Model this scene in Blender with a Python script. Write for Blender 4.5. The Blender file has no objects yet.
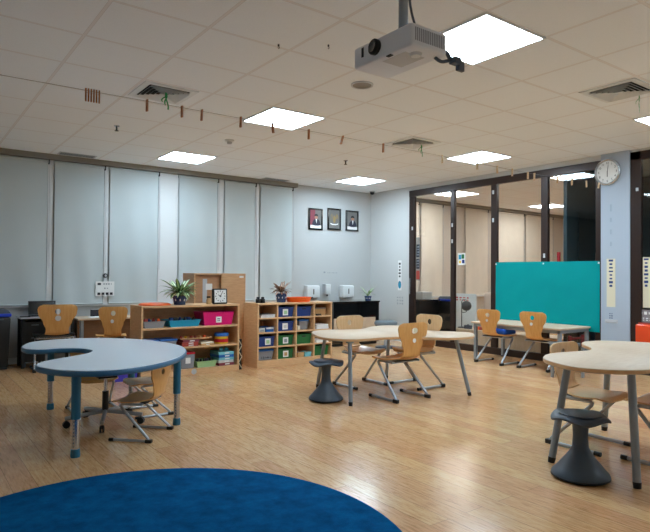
import bpy, bmesh, math, random
from mathutils import Vector, Matrix
R = math.radians
PI = math.pi
SC = bpy.context.scene
COL = SC.collection
random.seed(7)

# ------------------------------------------------------------------ materials
def lin(c):
    return tuple(((v/255)/12.92 if v/255 <= .04045 else ((v/255+.055)/1.055)**2.4) for v in c)
def c4(c): return (*lin(c), 1)
def mat(name, col, rough=.5, metal=0, spec=.5, coat=0, bump=0, bscale=200, var=0, vscale=6, trans=0):
    m = bpy.data.materials.new(name); m.use_nodes = True
    nt = m.node_tree; b = nt.nodes['Principled BSDF']
    b.inputs['Base Color'].default_value = c4(col)
    b.inputs['Roughness'].default_value = rough
    b.inputs['Metallic'].default_value = metal
    b.inputs['Specular IOR Level'].default_value = spec
    b.inputs['Coat Weight'].default_value = coat
    b.inputs['Coat Roughness'].default_value = .08
    b.inputs['Transmission Weight'].default_value = trans
    if bump or var:
        tc = nt.nodes.new('ShaderNodeTexCoord')
    if bump:
        n = nt.nodes.new('ShaderNodeTexNoise'); n.inputs['Scale'].default_value = bscale
        n.inputs['Detail'].default_value = 3
        bp = nt.nodes.new('ShaderNodeBump'); bp.inputs['Strength'].default_value = bump
        bp.inputs['Distance'].default_value = .004
        nt.links.new(tc.outputs['Object'], n.inputs['Vector'])
        nt.links.new(n.outputs['Fac'], bp.inputs['Height'])
        nt.links.new(bp.outputs['Normal'], b.inputs['Normal'])
    if var:
        n = nt.nodes.new('ShaderNodeTexNoise'); n.inputs['Scale'].default_value = vscale
        n.inputs['Detail'].default_value = 5
        r = nt.nodes.new('ShaderNodeValToRGB')
        r.color_ramp.elements[0].position = .3; r.color_ramp.elements[1].position = .7
        r.color_ramp.elements[0].color = (*[v*(1-var) for v in lin(col)], 1)
        r.color_ramp.elements[1].color = (*[min(1, v*(1+var)) for v in lin(col)], 1)
        nt.links.new(tc.outputs['Object'], n.inputs['Vector'])
        nt.links.new(n.outputs['Fac'], r.inputs['Fac'])
        nt.links.new(r.outputs['Color'], b.inputs['Base Color'])
    return m

def wood(name, a, b_, scale=(2, 2, 22), rough=.4, coat=0):
    m = bpy.data.materials.new(name); m.use_nodes = True
    nt = m.node_tree; b = nt.nodes['Principled BSDF']
    tc = nt.nodes.new('ShaderNodeTexCoord'); mp = nt.nodes.new('ShaderNodeMapping')
    mp.inputs['Scale'].default_value = scale
    n = nt.nodes.new('ShaderNodeTexNoise'); n.inputs['Scale'].default_value = 3
    n.inputs['Detail'].default_value = 7; n.inputs['Roughness'].default_value = .6
    n.inputs['Distortion'].default_value = .6
    r = nt.nodes.new('ShaderNodeValToRGB')
    r.color_ramp.elements[0].position = .32; r.color_ramp.elements[1].position = .68
    r.color_ramp.elements[0].color = c4(a); r.color_ramp.elements[1].color = c4(b_)
    nt.links.new(tc.outputs['Object'], mp.inputs['Vector']); nt.links.new(mp.outputs['Vector'], n.inputs['Vector'])
    nt.links.new(n.outputs['Fac'], r.inputs['Fac']); nt.links.new(r.outputs['Color'], b.inputs['Base Color'])
    b.inputs['Roughness'].default_value = rough
    b.inputs['Coat Weight'].default_value = coat
    b.inputs['Coat Roughness'].default_value = .1
    return m

def emis(name, col, s):
    m = bpy.data.materials.new(name); m.use_nodes = True
    nt = m.node_tree; b = nt.nodes['Principled BSDF']
    b.inputs['Base Color'].default_value = (*col, 1)
    b.inputs['Emission Color'].default_value = (*col, 1)
    b.inputs['Emission Strength'].default_value = s
    return m

def glass_mat(name, tint=(1, 1, 1)):
    m = bpy.data.materials.new(name); m.use_nodes = True
    nt = m.node_tree; nt.nodes.clear()
    o = nt.nodes.new('ShaderNodeOutputMaterial'); mx = nt.nodes.new('ShaderNodeMixShader')
    t = nt.nodes.new('ShaderNodeBsdfTransparent'); t.inputs['Color'].default_value = (*tint, 1)
    g = nt.nodes.new('ShaderNodeBsdfGlossy'); g.inputs['Roughness'].default_value = .0
    f = nt.nodes.new('ShaderNodeFresnel'); f.inputs['IOR'].default_value = 1.5
    geo = nt.nodes.new('ShaderNodeNewGeometry'); inv = nt.nodes.new('ShaderNodeMath'); inv.operation = 'SUBTRACT'; inv.inputs[0].default_value = 1
    mul = nt.nodes.new('ShaderNodeMath'); mul.operation = 'MULTIPLY'; dbl = nt.nodes.new('ShaderNodeMath'); dbl.operation = 'MULTIPLY'; dbl.inputs[1].default_value = 1.7; dbl.use_clamp = True
    nt.links.new(geo.outputs['Backfacing'], inv.inputs[1]); nt.links.new(f.outputs[0], dbl.inputs[0])
    nt.links.new(dbl.outputs[0], mul.inputs[0]); nt.links.new(inv.outputs[0], mul.inputs[1])   # both faces of the pane reflect, counted once
    nt.links.new(mul.outputs[0], mx.inputs[0]); nt.links.new(t.outputs[0], mx.inputs[1])
    nt.links.new(g.outputs[0], mx.inputs[2]); nt.links.new(mx.outputs[0], o.inputs['Surface'])
    return m

def floor_mat():
    m = bpy.data.materials.new('bamboo_floor'); m.use_nodes = True
    nt = m.node_tree; L = nt.links; b = nt.nodes['Principled BSDF']
    tc = nt.nodes.new('ShaderNodeTexCoord')
    mp = nt.nodes.new('ShaderNodeMapping'); mp.inputs['Rotation'].default_value = (0, 0, R(90))
    L.new(tc.outputs['Object'], mp.inputs['Vector'])
    br = nt.nodes.new('ShaderNodeTexBrick')
    br.inputs['Color1'].default_value = (.15, .15, .15, 1); br.inputs['Color2'].default_value = (.85, .85, .85, 1)
    br.inputs['Mortar'].default_value = (.5, .5, .5, 1)
    br.inputs['Scale'].default_value = 1; br.inputs['Mortar Size'].default_value = .0012
    br.inputs['Brick Width'].default_value = 1.25; br.inputs['Row Height'].default_value = .125
    br.inputs['Bias'].default_value = 0
    L.new(mp.outputs['Vector'], br.inputs['Vector'])
    mp2 = nt.nodes.new('ShaderNodeMapping'); mp2.inputs['Scale'].default_value = (48, 4.5, 1)
    L.new(tc.outputs['Object'], mp2.inputs['Vector'])
    n1 = nt.nodes.new('ShaderNodeTexNoise'); n1.inputs['Scale'].default_value = 1.6; n1.inputs['Detail'].default_value = 8
    n1.inputs['Roughness'].default_value = .8
    L.new(mp2.outputs['Vector'], n1.inputs['Vector'])
    r1 = nt.nodes.new('ShaderNodeValToRGB'); cr = r1.color_ramp
    cr.elements[0].position = .3; cr.elements[0].color = c4((150, 106, 66))
    cr.elements[1].position = .74; cr.elements[1].color = c4((236, 202, 160))
    e = cr.elements.new(.47); e.color = c4((215, 167, 118))
    L.new(n1.outputs['Fac'], r1.inputs['Fac'])
    mixp = nt.nodes.new('ShaderNodeMix'); mixp.data_type = 'RGBA'; mixp.blend_type = 'OVERLAY'
    mixp.inputs[0].default_value = .2
    L.new(r1.outputs['Color'], mixp.inputs[6]); L.new(br.outputs['Color'], mixp.inputs[7])
    mixm = nt.nodes.new('ShaderNodeMix'); mixm.data_type = 'RGBA'; mixm.blend_type = 'MULTIPLY'
    L.new(br.outputs['Fac'], mixm.inputs[0]); L.new(mixp.outputs[2], mixm.inputs[6])
    mixm.inputs[7].default_value = (.45, .36, .3, 1)
    L.new(mixm.outputs[2], b.inputs['Base Color'])
    n2 = nt.nodes.new('ShaderNodeTexNoise'); n2.inputs['Scale'].default_value = 5; n2.inputs['Detail'].default_value = 4
    L.new(tc.outputs['Object'], n2.inputs['Vector'])
    mr = nt.nodes.new('ShaderNodeMapRange'); mr.inputs[3].default_value = .15; mr.inputs[4].default_value = .24
    L.new(n2.outputs['Fac'], mr.inputs[0]); L.new(mr.outputs[0], b.inputs['Roughness'])
    bp = nt.nodes.new('ShaderNodeBump'); bp.inputs['Strength'].default_value = .12; bp.inputs['Distance'].default_value = .002
    L.new(n1.outputs['Fac'], bp.inputs['Height']); L.new(bp.outputs['Normal'], b.inputs['Normal'])
    b.inputs['Specular IOR Level'].default_value = .5
    return m

GX, GY, T = .944, 2.143, .6          # origin and pitch of the ceiling grid
def ceiling_mat():
    m = bpy.data.materials.new('ceiling_tiles'); m.use_nodes = True
    nt = m.node_tree; L = nt.links; b = nt.nodes['Principled BSDF']
    tc = nt.nodes.new('ShaderNodeTexCoord'); sx = nt.nodes.new('ShaderNodeSeparateXYZ')
    L.new(tc.outputs['Object'], sx.inputs[0])
    def mth(op, a, v=None, w=None):
        n = nt.nodes.new('ShaderNodeMath'); n.operation = op
        if hasattr(a, 'links'): L.new(a, n.inputs[0])
        else: n.inputs[0].default_value = a
        if v is not None:
            if hasattr(v, 'links'): L.new(v, n.inputs[1])
            else: n.inputs[1].default_value = v
        return n.outputs[0]
    masks = []
    for o, g in ((sx.outputs[0], GX), (sx.outputs[1], GY)):
        a = mth('SUBTRACT', o, g - 60*T)
        a = mth('DIVIDE', a, T); a = mth('FRACT', a)
        a = mth('SUBTRACT', a, .5); a = mth('ABSOLUTE', a)
        masks.append(a)
    mx = mth('MAXIMUM', masks[0], masks[1])
    bar = mth('GREATER_THAN', mx, .486)
    gap = mth('GREATER_THAN', mx, .481)
    n = nt.nodes.new('ShaderNodeTexNoise'); n.inputs['Scale'].default_value = 160; n.inputs['Detail'].default_value = 2
    L.new(tc.outputs['Object'], n.inputs['Vector'])
    rp = nt.nodes.new('ShaderNodeValToRGB')
    rp.color_ramp.elements[0].position = .3; rp.color_ramp.elements[1].position = .6
    rp.color_ramp.elements[0].color = c4((240, 245, 250)); rp.color_ramp.elements[1].color = c4((244, 249, 254))
    L.new(n.outputs['Fac'], rp.inputs['Fac'])
    m1 = nt.nodes.new('ShaderNodeMix'); m1.data_type = 'RGBA'
    L.new(gap, m1.inputs[0]); L.new(rp.outputs['Color'], m1.inputs[6]); m1.inputs[7].default_value = c4((218, 217, 218))
    m2 = nt.nodes.new('ShaderNodeMix'); m2.data_type = 'RGBA'
    L.new(bar, m2.inputs[0]); L.new(m1.outputs[2], m2.inputs[6]); m2.inputs[7].default_value = c4((234, 234, 236))
    L.new(m2.outputs[2], b.inputs['Base Color'])
    b.inputs['Roughness'].default_value = .85
    return m

def rug_mat():
    m = bpy.data.materials.new('rug_pile'); m.use_nodes = True
    nt = m.node_tree; L = nt.links; b = nt.nodes['Principled BSDF']
    tc = nt.nodes.new('ShaderNodeTexCoord')
    n1 = nt.nodes.new('ShaderNodeTexNoise'); n1.inputs['Scale'].default_value = 9; n1.inputs['Detail'].default_value = 8
    n1.inputs['Roughness'].default_value = .7
    n2 = nt.nodes.new('ShaderNodeTexNoise'); n2.inputs['Scale'].default_value = 300
    L.new(tc.outputs['Object'], n1.inputs['Vector']); L.new(tc.outputs['Object'], n2.inputs['Vector'])
    r = nt.nodes.new('ShaderNodeValToRGB')
    r.color_ramp.elements[0].position = .33; r.color_ramp.elements[1].position = .7
    r.color_ramp.elements[0].color = c4((0, 68, 118)); r.color_ramp.elements[1].color = c4((0, 100, 158))
    L.new(n1.outputs['Fac'], r.inputs['Fac']); L.new(r.outputs['Color'], b.inputs['Base Color'])
    bp = nt.nodes.new('ShaderNodeBump'); bp.inputs['Strength'].default_value = .6; bp.inputs['Distance'].default_value = .006
    L.new(n2.outputs['Fac'], bp.inputs['Height']); L.new(bp.outputs['Normal'], b.inputs['Normal'])
    b.inputs['Roughness'].default_value = .95; b.inputs['Specular IOR Level'].default_value = .05
    return m

M = dict(
    floor=floor_mat(), ceiling=ceiling_mat(), rug=rug_mat(),
    pillar_mark=mat('glue_mark', (160, 176, 194), .6), wall_back=mat('wall_back_paint', (190, 194, 195), .7), pillar=mat('shaded_wall_paint', (176, 190, 206), .6),  # pillar: same wall paint, its dimmer, bluer light put into the colour
    wall=mat('wall_paint', (204, 207, 207), .7), wall_warm=mat('next_wall', (208, 200, 190), .7),
    trim=mat('white_trim', (222, 226, 228), .5), pelmet=mat('pelmet', (142, 138, 130), .6),
    blind=mat('blind_fabric', (196, 207, 210), .85, var=.03, vscale=1.2),
    blind2=mat('blind_fabric_next', (232, 226, 214), .85, var=.03),
    dark_frame=mat('bronze_frame', (52, 38, 34), .35, .3), dark=mat('dark_surface', (26, 30, 34), .5),
    teal_unlit=mat('corridor_unlit', (36, 62, 74), .6), teal_line=mat('corridor_door', (28, 50, 62), .5),  # corridor's lack of light is put into the colour of its walls and doors
    glass=glass_mat('pane_glass', (.97, .98, .97)),
    green=mat('green_paper', (0, 150, 152), .8, spec=.15, var=.05, vscale=2.5),
    lamp=emis('lamp_diffuser', (.69, .865, 1.0), 28), lamp_dim=emis('lamp_diffuser_dim', (.69, .865, 1.0), 21), lamp2=emis('lamp_diffuser_next', (1, .97, .93), 17),
    white=mat('white_plastic', (226, 230, 232), .35), grey_w=mat('grey_white', (196, 200, 206), .4),
    paper=mat('paper', (236, 238, 238), .8), cream=mat('cream_paper', (226, 220, 196), .8),
    black=mat('black_plastic', (20, 21, 23), .4), gloss_black=mat('gloss_black', (10, 14, 18), .12, coat=.6),
    slate=mat('slate_plastic', (66, 80, 96), .42), grey=mat('grey_plastic', (110, 122, 132), .5),
    chrome=mat('chrome', (196, 200, 206), .22, .95), steel=mat('satin_steel', (178, 184, 192), .32, .6),
    leg_grey=mat('powder_grey', (150, 160, 170), .4, .35),
    blue_edge=mat('blue_edge', (52, 108, 148), .4), white_top=mat('white_laminate', (222, 238, 255), .18),
    blue_leg=mat('teal_blue_metal', (44, 112, 146), .35, .2),
    beech=wood('beech', (216, 172, 126), (234, 194, 148), (3, 3, 26)),
    beech_top=wood('beech_top', (206, 182, 156), (218, 198, 174), (3, 22, 3), .5),
    oakply=wood('chair_ply', (214, 154, 84), (228, 174, 104), (26, 3, 3), .32, .3),
    oakply2=wood('chair_ply_pale', (218, 178, 130), (232, 198, 152), (26, 3, 3), .32, .3),
    brown=wood('brown_panel', (120, 86, 60), (138, 100, 72), (3, 3, 26)),
    cabinet=wood('cabinet_ply', (196, 152, 110), (212, 170, 128), (3, 3, 20)),
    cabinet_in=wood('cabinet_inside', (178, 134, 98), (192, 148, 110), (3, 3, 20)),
    orange=mat('orange_plastic', (255, 104, 26), .4), navy=mat('navy_bin', (22, 58, 128), .4), dgreen=mat('green_bin', (10, 104, 52), .4),
    pink=mat('pink_bin', (226, 14, 120), .35), cyan=mat('cyan_tray', (20, 160, 204), .35), cyan_lid=mat('blue_lid', (28, 104, 190), .35),
    red=mat('red_plastic', (206, 24, 44), .4), yellow=mat('yellow_plastic', (236, 200, 40), .4), mint=mat('mint_tray', (170, 214, 160), .4),
    purple=mat('violet_crate', (74, 66, 196), .4), clear=mat('clear_bin', (176, 184, 196), .2, trans=.35), aqua=mat('aqua_box', (120, 200, 214), .45),
    brick=mat('brick_red', (170, 66, 54), .6), tan=mat('tan_card', (200, 160, 110), .7), pale=mat('pale_box', (206, 208, 206), .6),
    leaf=mat('leaf_green', (64, 122, 56), .45), leaf_c=mat('leaf_cream', (206, 222, 176), .45), leaf_d=mat('leaf_purple', (128, 104, 92), .5),
    leaf_d2=mat('leaf_pale', (204, 176, 156), .5),
    soil=mat('soil', (52, 38, 28), .95), pot=mat('pot_glaze', (40, 66, 110), .2, coat=.4), potw=mat('pot_white', (206, 214, 226), .25),
    peg=wood('peg_wood', (146, 88, 44), (168, 106, 58)), peg_pale=wood('peg_wood_pale', (206, 176, 136), (222, 196, 160)), string=mat('string', (120, 114, 108), .8),
    ribbon=mat('green_ribbon', (24, 140, 76), .5), ink=mat('ink_blue', (40, 64, 120), .7), ink_d=mat('ink_dark', (44, 48, 58), .7), ink_g=mat('ink_grey', (150, 158, 166), .7),
    skin=mat('print_skin', (176, 128, 104), .6), print_red=mat('print_red', (136, 60, 74), .6), print_grey=mat('print_grey', (112, 112, 110), .6), print_gold=mat('print_gold', (150, 128, 84), .6),
    suit=mat('print_suit', (36, 40, 60), .6), sky=mat('print_cyan', (40, 150, 190), .6), vent_dark=mat('vent_dark', (34, 34, 36), .7), silver=mat('silver_ring', (200, 204, 208), .25, .8),
    darkred=mat('dark_red_wood', (104, 30, 32), .5), rpanel=mat('red_panel', (236, 78, 36), .25, coat=.5), greysign=mat('grey_sign', (140, 132, 136), .6),
    lens=mat('lens_glass', (12, 14, 20), .05, coat=1), proj=mat('projector_body', (230, 236, 246), .4), projd=mat('projector_grille', (150, 158, 172), .5),
    seatblue=mat('blue_cloth', (20, 84, 190), .8), pinkcab=mat('pale_pink_cabinet', (212, 190, 176), .6), screen=mat('screen', (8, 10, 14), .15),
    bluering=mat('blue_ring', (24, 70, 214), .35), stool_top=mat('grey_vinyl', (104, 116, 124), .5),
)

# ------------------------------------------------------------------ geometry helpers
def nb(): return bmesh.new()
def solid(bm, th):
    bmesh.ops.recalc_face_normals(bm, faces=bm.faces); bm.normal_update()
    bmesh.ops.solidify(bm, geom=bm.faces[:], thickness=th)
def box(bm, x0, x1, y0, y1, z0, z1, bev=0, seg=2, mtx=None):
    r = bmesh.ops.create_cube(bm, size=1)
    vs = r['verts']
    m = Matrix.Translation(((x0+x1)/2, (y0+y1)/2, (z0+z1)/2)) @ Matrix.Diagonal((x1-x0, y1-y0, z1-z0, 1))
    bmesh.ops.transform(bm, matrix=m, verts=vs)
    if bev:
        es = list({e for v in vs for e in v.link_edges})
        out = bmesh.ops.bevel(bm, geom=es, offset=bev, segments=seg, profile=.5, affect='EDGES')
        vs = list({v for f in out['faces'] for v in f.verts} | {v for v in vs if v.is_valid})
    if mtx is not None: bmesh.ops.transform(bm, matrix=mtx, verts=vs)
    return vs
def taper(bm, x, y, z0, z1, w0, d0, w1, d1, bev=.006):
    """solid tapered box: w0 x d0 at the bottom, w1 x d1 at the top"""
    v = [bm.verts.new((x+sx*w/2, y+sy*d/2, z)) for z, w, d in ((z0, w0, d0), (z1, w1, d1)) for sx, sy in ((-1, -1), (1, -1), (1, 1), (-1, 1))]
    fs = [bm.faces.new([v[i] for i in q]) for q in ((3, 2, 1, 0), (4, 5, 6, 7), (0, 1, 5, 4), (1, 2, 6, 5), (2, 3, 7, 6), (3, 0, 4, 7))]
    if bev:
        es = list({e for f in fs for e in f.edges})
        bmesh.ops.bevel(bm, geom=es, offset=bev, segments=2, profile=.5, affect='EDGES')
def openbox(bm, w0, d0, w1, d1, h, t=.004):
    """open tapered tub, base centred at the origin"""
    def ring(z, w, d): return [bm.verts.new((sx*w/2, sy*d/2, z)) for sx, sy in ((-1, -1), (1, -1), (1, 1), (-1, 1))]
    a = ring(0, w0, d0); b = ring(h, w1, d1); c = ring(h, w1-2*t, d1-2*t); d = ring(t, w0-2*t, d0-2*t)
    bm.faces.new(a[::-1]); bm.faces.new(d)
    for p, q in ((a, b), (b, c), (c, d)):
        for i in range(4): bm.faces.new((p[i], p[(i+1) % 4], q[(i+1) % 4], q[i]))
def cyl(bm, p0, p1, r0, r1=None, seg=16):
    p0, p1 = Vector(p0), Vector(p1); r1 = r0 if r1 is None else r1
    d = p1-p0
    r = bmesh.ops.create_cone(bm, cap_ends=True, cap_tris=False, segments=seg, radius1=r0, radius2=r1, depth=d.length)
    m = Matrix.Translation((p0+p1)/2) @ d.to_track_quat('Z', 'Y').to_matrix().to_4x4()
    bmesh.ops.transform(bm, matrix=m, verts=r['verts'])
def ball(bm, c, r, sx=1, sy=1, sz=1, seg=16):
    o = bmesh.ops.create_uvsphere(bm, u_segments=seg, v_segments=max(6, seg//2+2), radius=r)
    bmesh.ops.transform(bm, matrix=Matrix.Translation(c) @ Matrix.Diagonal((sx, sy, sz, 1)), verts=o['verts'])
def fillet(pts, rad, n=6):
    pts = [Vector(p) for p in pts]; out = [pts[0]]
    for a, b, c in zip(pts, pts[1:], pts[2:]):
        u, v = (a-b), (c-b); r = min(rad, u.length*.48, v.length*.48)
        p, q = b+u.normalized()*r, b+v.normalized()*r
        for i in range(n+1):
            t = i/n; out.append(p*(1-t)**2+b*2*t*(1-t)+q*t*t)
    out.append(pts[-1]); return out
def tube(bm, pts, r, seg=10):
    pts = [Vector(p) for p in pts]; rings = []
    t0 = (pts[1]-pts[0]).normalized(); ref = Vector((0, 0, 1)) if abs(t0.z) < .9 else Vector((1, 0, 0))
    nrm = t0.cross(ref).normalized(); prev = t0
    for i, p in enumerate(pts):
        t = ((pts[min(i+1, len(pts)-1)]-pts[max(i-1, 0)])).normalized()
        q = prev.rotation_difference(t); nrm = (q @ nrm); nrm = (nrm-t*nrm.dot(t)).normalized(); prev = t
        bi = t.cross(nrm)
        rings.append([bm.verts.new(p+(nrm*math.cos(2*PI*k/seg)+bi*math.sin(2*PI*k/seg))*r) for k in range(seg)])
    for a, b in zip(rings, rings[1:]):
        for k in range(seg): bm.faces.new((a[k], a[(k+1) % seg], b[(k+1) % seg], b[k]))
    bm.faces.new(rings[0][::-1]); bm.faces.new(rings[-1])
def lathe(bm, prof, seg=32, c=(0, 0, 0), fz=None):
    rings = []
    for r, z in prof:
        if r < 1e-5: rings.append([bm.verts.new((c[0], c[1], c[2]+z))])
        else: rings.append([bm.verts.new((c[0]+r*math.cos(2*PI*k/seg), c[1]+r*math.sin(2*PI*k/seg), c[2]+z+(fz(r, 2*PI*k/seg) if fz else 0))) for k in range(seg)])
    for a, b in zip(rings, rings[1:]):
        for k in range(seg):
            k2 = (k+1) % seg
            if len(a) == 1 and len(b) > 1: bm.faces.new((a[0], b[k2], b[k]))
            elif len(b) == 1 and len(a) > 1: bm.faces.new((a[k], a[k2], b[0]))
            elif len(a) > 1: bm.faces.new((a[k], a[k2], b[k2], b[k]))
def crom(pts, n=6):
    out = []; N = len(pts)
    for i in range(N):
        p0, p1, p2, p3 = (Vector(pts[(i+k) % N]) for k in (-1, 0, 1, 2))
        for j in range(n):
            t = j/n
            out.append(.5*((2*p1)+(p2-p0)*t+(2*p0-5*p1+4*p2-p3)*t*t+(3*p1-p0-3*p2+p3)*t**3))
    return out
def inset(poly, d):
    out = []; N = len(poly)
    A = sum(poly[i].x*poly[(i+1) % N].y-poly[(i+1) % N].x*poly[i].y for i in range(N))
    s = 1 if A > 0 else -1
    for i in range(N):
        t = (poly[(i+1) % N]-poly[i-1]).normalized()
        out.append(poly[i]+Vector((-t.y, t.x))*d*s)
    return out
def prism(bm, poly, z0, z1, bev=0):
    layers = [(poly, z0)]
    if bev: layers = [(inset(poly, bev), z0), (poly, z0+bev), (poly, z1-bev), (inset(poly, bev), z1)]
    else: layers.append((poly, z1))
    A = sum(poly[i].x*poly[(i+1) % len(poly)].y-poly[(i+1) % len(poly)].x*poly[i].y for i in range(len(poly)))
    rs = [[bm.verts.new((p.x, p.y, z)) for p in (pl if A > 0 else pl[::-1])] for pl, z in layers]
    for a, b in zip(rs, rs[1:]):
        for k in range(len(a)): bm.faces.new((a[k], a[(k+1) % len(a)], b[(k+1) % len(a)], b[k]))
    bm.faces.new(rs[0][::-1]); bm.faces.new(rs[-1])

def obj(name, bm, m, parent=None, loc=None, smooth=None):
    me = bpy.data.meshes.new(name)
    bmesh.ops.recalc_face_normals(bm, faces=bm.faces)
    done = set()
    for f0 in bm.faces:                                  # every closed island faces outwards
        if f0 in done: continue
        isl, todo = [], [f0]; done.add(f0)
        while todo:
            f = todo.pop(); isl.append(f)
            for e in f.edges:
                for g in e.link_faces:
                    if g not in done: done.add(g); todo.append(g)
        o0 = isl[0].verts[0].co
        vol = sum((l.vert.co-o0).dot((f.loops[(i+1) % len(f.loops)].vert.co-o0).cross(f.loops[0].vert.co-o0)) for f in isl for i, l in enumerate(f.loops) if 0 < i < len(f.loops)-1)
        if vol < -1e-12: bmesh.ops.reverse_faces(bm, faces=isl)
    bm.to_mesh(me); bm.free()
    for x in (m if isinstance(m, (list, tuple)) else [m]): me.materials.append(x)
    if smooth is not None:
        for p in me.polygons: p.use_smooth = True
        me.set_sharp_from_angle(angle=R(smooth))
    o = bpy.data.objects.new(name, me); COL.objects.link(o)
    if parent: o.parent = parent
    if loc: o.location = loc
    return o
def tag(o, label, cat, group=None):
    o['label'] = label; o['category'] = cat
    if group: o['group'] = group
    return o
def thing(name, label, cat, loc=(0, 0, 0), rz=0, group=None):
    o = bpy.data.objects.new(name, None); COL.objects.link(o)
    o.empty_display_size = .1
    o.location = loc; o.rotation_euler = (0, 0, R(rz)); return tag(o, label, cat, group)
def struct(name, bm, m, parent=None, loc=None, smooth=None):
    o = obj(name, bm, m, parent, loc, smooth)
    if not parent: o['kind'] = 'structure'
    return o
def dup(root, loc, rz=0, label=None, group=None, scale=None):
    r = root.copy(); COL.objects.link(r); r.location = loc; r.rotation_euler = (0, 0, R(rz))
    if label: r['label'] = label
    if group: r['group'] = group
    if scale: r.scale = scale
    for ch in list(root.children):
        c = ch.copy(); COL.objects.link(c); c.parent = r
        for g in list(ch.children):
            d = g.copy(); COL.objects.link(d); d.parent = c
    return r
def bx(name, m, x0, x1, y0, y1, z0, z1, bev=0, parent=None, loc=None, seg=2):
    bm = nb(); box(bm, x0, x1, y0, y1, z0, z1, bev, seg); return obj(name, bm, m, parent, loc)
def sbx(name, m, x0, x1, y0, y1, z0, z1, bev=0, parent=None):
    bm = nb(); box(bm, x0, x1, y0, y1, z0, z1, bev); return struct(name, bm, m, parent)

# ------------------------------------------------------------------ the room
H = 2.71; BY = 8.25; RX = 7.15; LX = -1.3; FY = -1.6; NX = 13.6; NY = 4.4
sbx('floor', M['floor'], LX, NX, FY, BY, -.1, 0)
sbx('ceiling', M['ceiling'], LX, NX, FY, BY, H, H+.1)
sbx('wall_back', M['wall_back'], LX, RX+.06, BY, BY+.15, 0, H)
sbx('wall_left', M['wall'], LX-.15, LX, FY, BY, 0, H)
sbx('wall_front', M['wall'], LX, NX, FY-.15, FY, 0, H)
bm = nb()
box(bm, RX, RX+.12, 7.225, BY, 0, H)                    # plain wall up to the corner
box(bm, RX, RX+.12, 3.80, 7.225, 2.64, H)               # band above the glazing
box(bm, RX, RX+.12, 1.9, 3.44, 2.68, H)
box(bm, RX, RX+.12, FY, 1.9, 0, H)
struct('wall_right', bm, M['wall'])
sbx('wall_pillar', M['pillar'], RX-.02, RX+.14, 3.441, 3.799, 0, H)
sbx('wall_next_back', M['wall_warm'], RX+.06, NX, BY, BY+.15, 0, H)
sbx('wall_next_end', M['wall_warm'], NX, NX+.15, FY, BY, 0, H)
sbx('wall_next_partition', M['teal_unlit'], RX+.13, NX, NY-.05, NY, 0, H)
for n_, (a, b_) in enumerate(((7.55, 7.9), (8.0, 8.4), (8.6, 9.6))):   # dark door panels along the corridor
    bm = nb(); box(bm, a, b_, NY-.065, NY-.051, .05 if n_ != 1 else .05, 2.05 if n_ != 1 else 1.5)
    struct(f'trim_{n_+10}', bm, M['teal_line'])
sbx('wall_corridor', M['teal_unlit'], 9.2, 9.3, FY, NY-.07, 0, H)
# skirting and sill of the back wall
sbx('baseboard_back', M['trim'], LX, RX, BY-.015, BY, 0, .08)
sbx('baseboard_right', M['trim'], RX-.012, RX, 7.23, BY-.02, 0, .08)
sbx('trim_1', M['trim'], LX, 5.6, BY-.03, BY, .715, .74, .004)          # window sill under the blinds
sbx('trim_2', M['pelmet'], LX, 5.42, BY-.11, BY, 2.645, H)              # pelmet strip
bm = nb()
for a, b_ in ((1.545, 1.615), (2.265, 2.325), (3.03, 3.33), (3.98, 4.08), (4.65, 4.72)):
    box(bm, a, b_, BY-.02, BY, .74, 2.645, .003)
struct('trim_3', bm, M['trim'])                                          # white window mullions between blinds

# glazed screen: one window with dark frame
bm = nb(); F0, F1 = RX-.008, RX+.045
for a, b_ in ((7.10, 7.225), (6.205, 6.285), (5.39, 5.495), (4.55, 4.655), (3.80, 3.875)):
    box(bm, F0, F1, a, b_, 0, 2.64, .004)
box(bm, F0-.005, F1, 3.80, 7.225, 2.535, 2.64, .004); box(bm, F0-.01, F1, 3.80, 7.225, 0, .1, .004)
win = struct('window_1', bm, M['dark_frame'])
for a, b_ in ((6.285, 7.10), (5.495, 6.205), (4.655, 5.39), (3.875, 4.55)):
    bm = nb(); box(bm, RX+.018, RX+.026, a, b_, .1, 2.535); obj('pane', bm, M['glass'], win)
bm = nb(); box(bm, F0-.03, F0-.02, 7.165, 7.185, .84, 1.12, .004); cyl(bm, (F0-.025, 7.175, .88), (F0, 7.175, .88), .005); cyl(bm, (F0-.025, 7.175, 1.08), (F0, 7.175, 1.08), .005)
obj('handle', bm, M['chrome'], win)
for (yy, zz) in ((7.14, 1.98), (6.245, 1.98), (6.245, 1.72), (5.45, 2.42), (5.45, 2.0), (4.6, 1.45)):
    bm = nb(); box(bm, F0-.012, F0-.001, yy-.014, yy+.014, zz-.03, zz+.03, .003); obj('catch', bm, M['grey_w'], win)
bm = nb()
box(bm, F0, F1, 3.315, 3.44, 0, 2.68, .004); box(bm, F0, F1, 1.9, 1.99, 0, 2.68, .004); box(bm, F0, F1, 1.9, 3.44, 2.58, 2.68, .004); box(bm, F0, F1, 1.9, 3.44, 0, .1, .004)
d1 = struct('door_1', bm, M['dark_frame'])
bm = nb(); box(bm, RX+.018, RX+.026, 1.99, 3.315, .1, 2.58); obj('pane', bm, M['glass'], d1)
bm = nb(); box(bm, F0-.012, F0-.001, 3.34, 3.37, 2.2, 2.24, .003); obj('catch', bm, M['grey_w'], d1)

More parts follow.
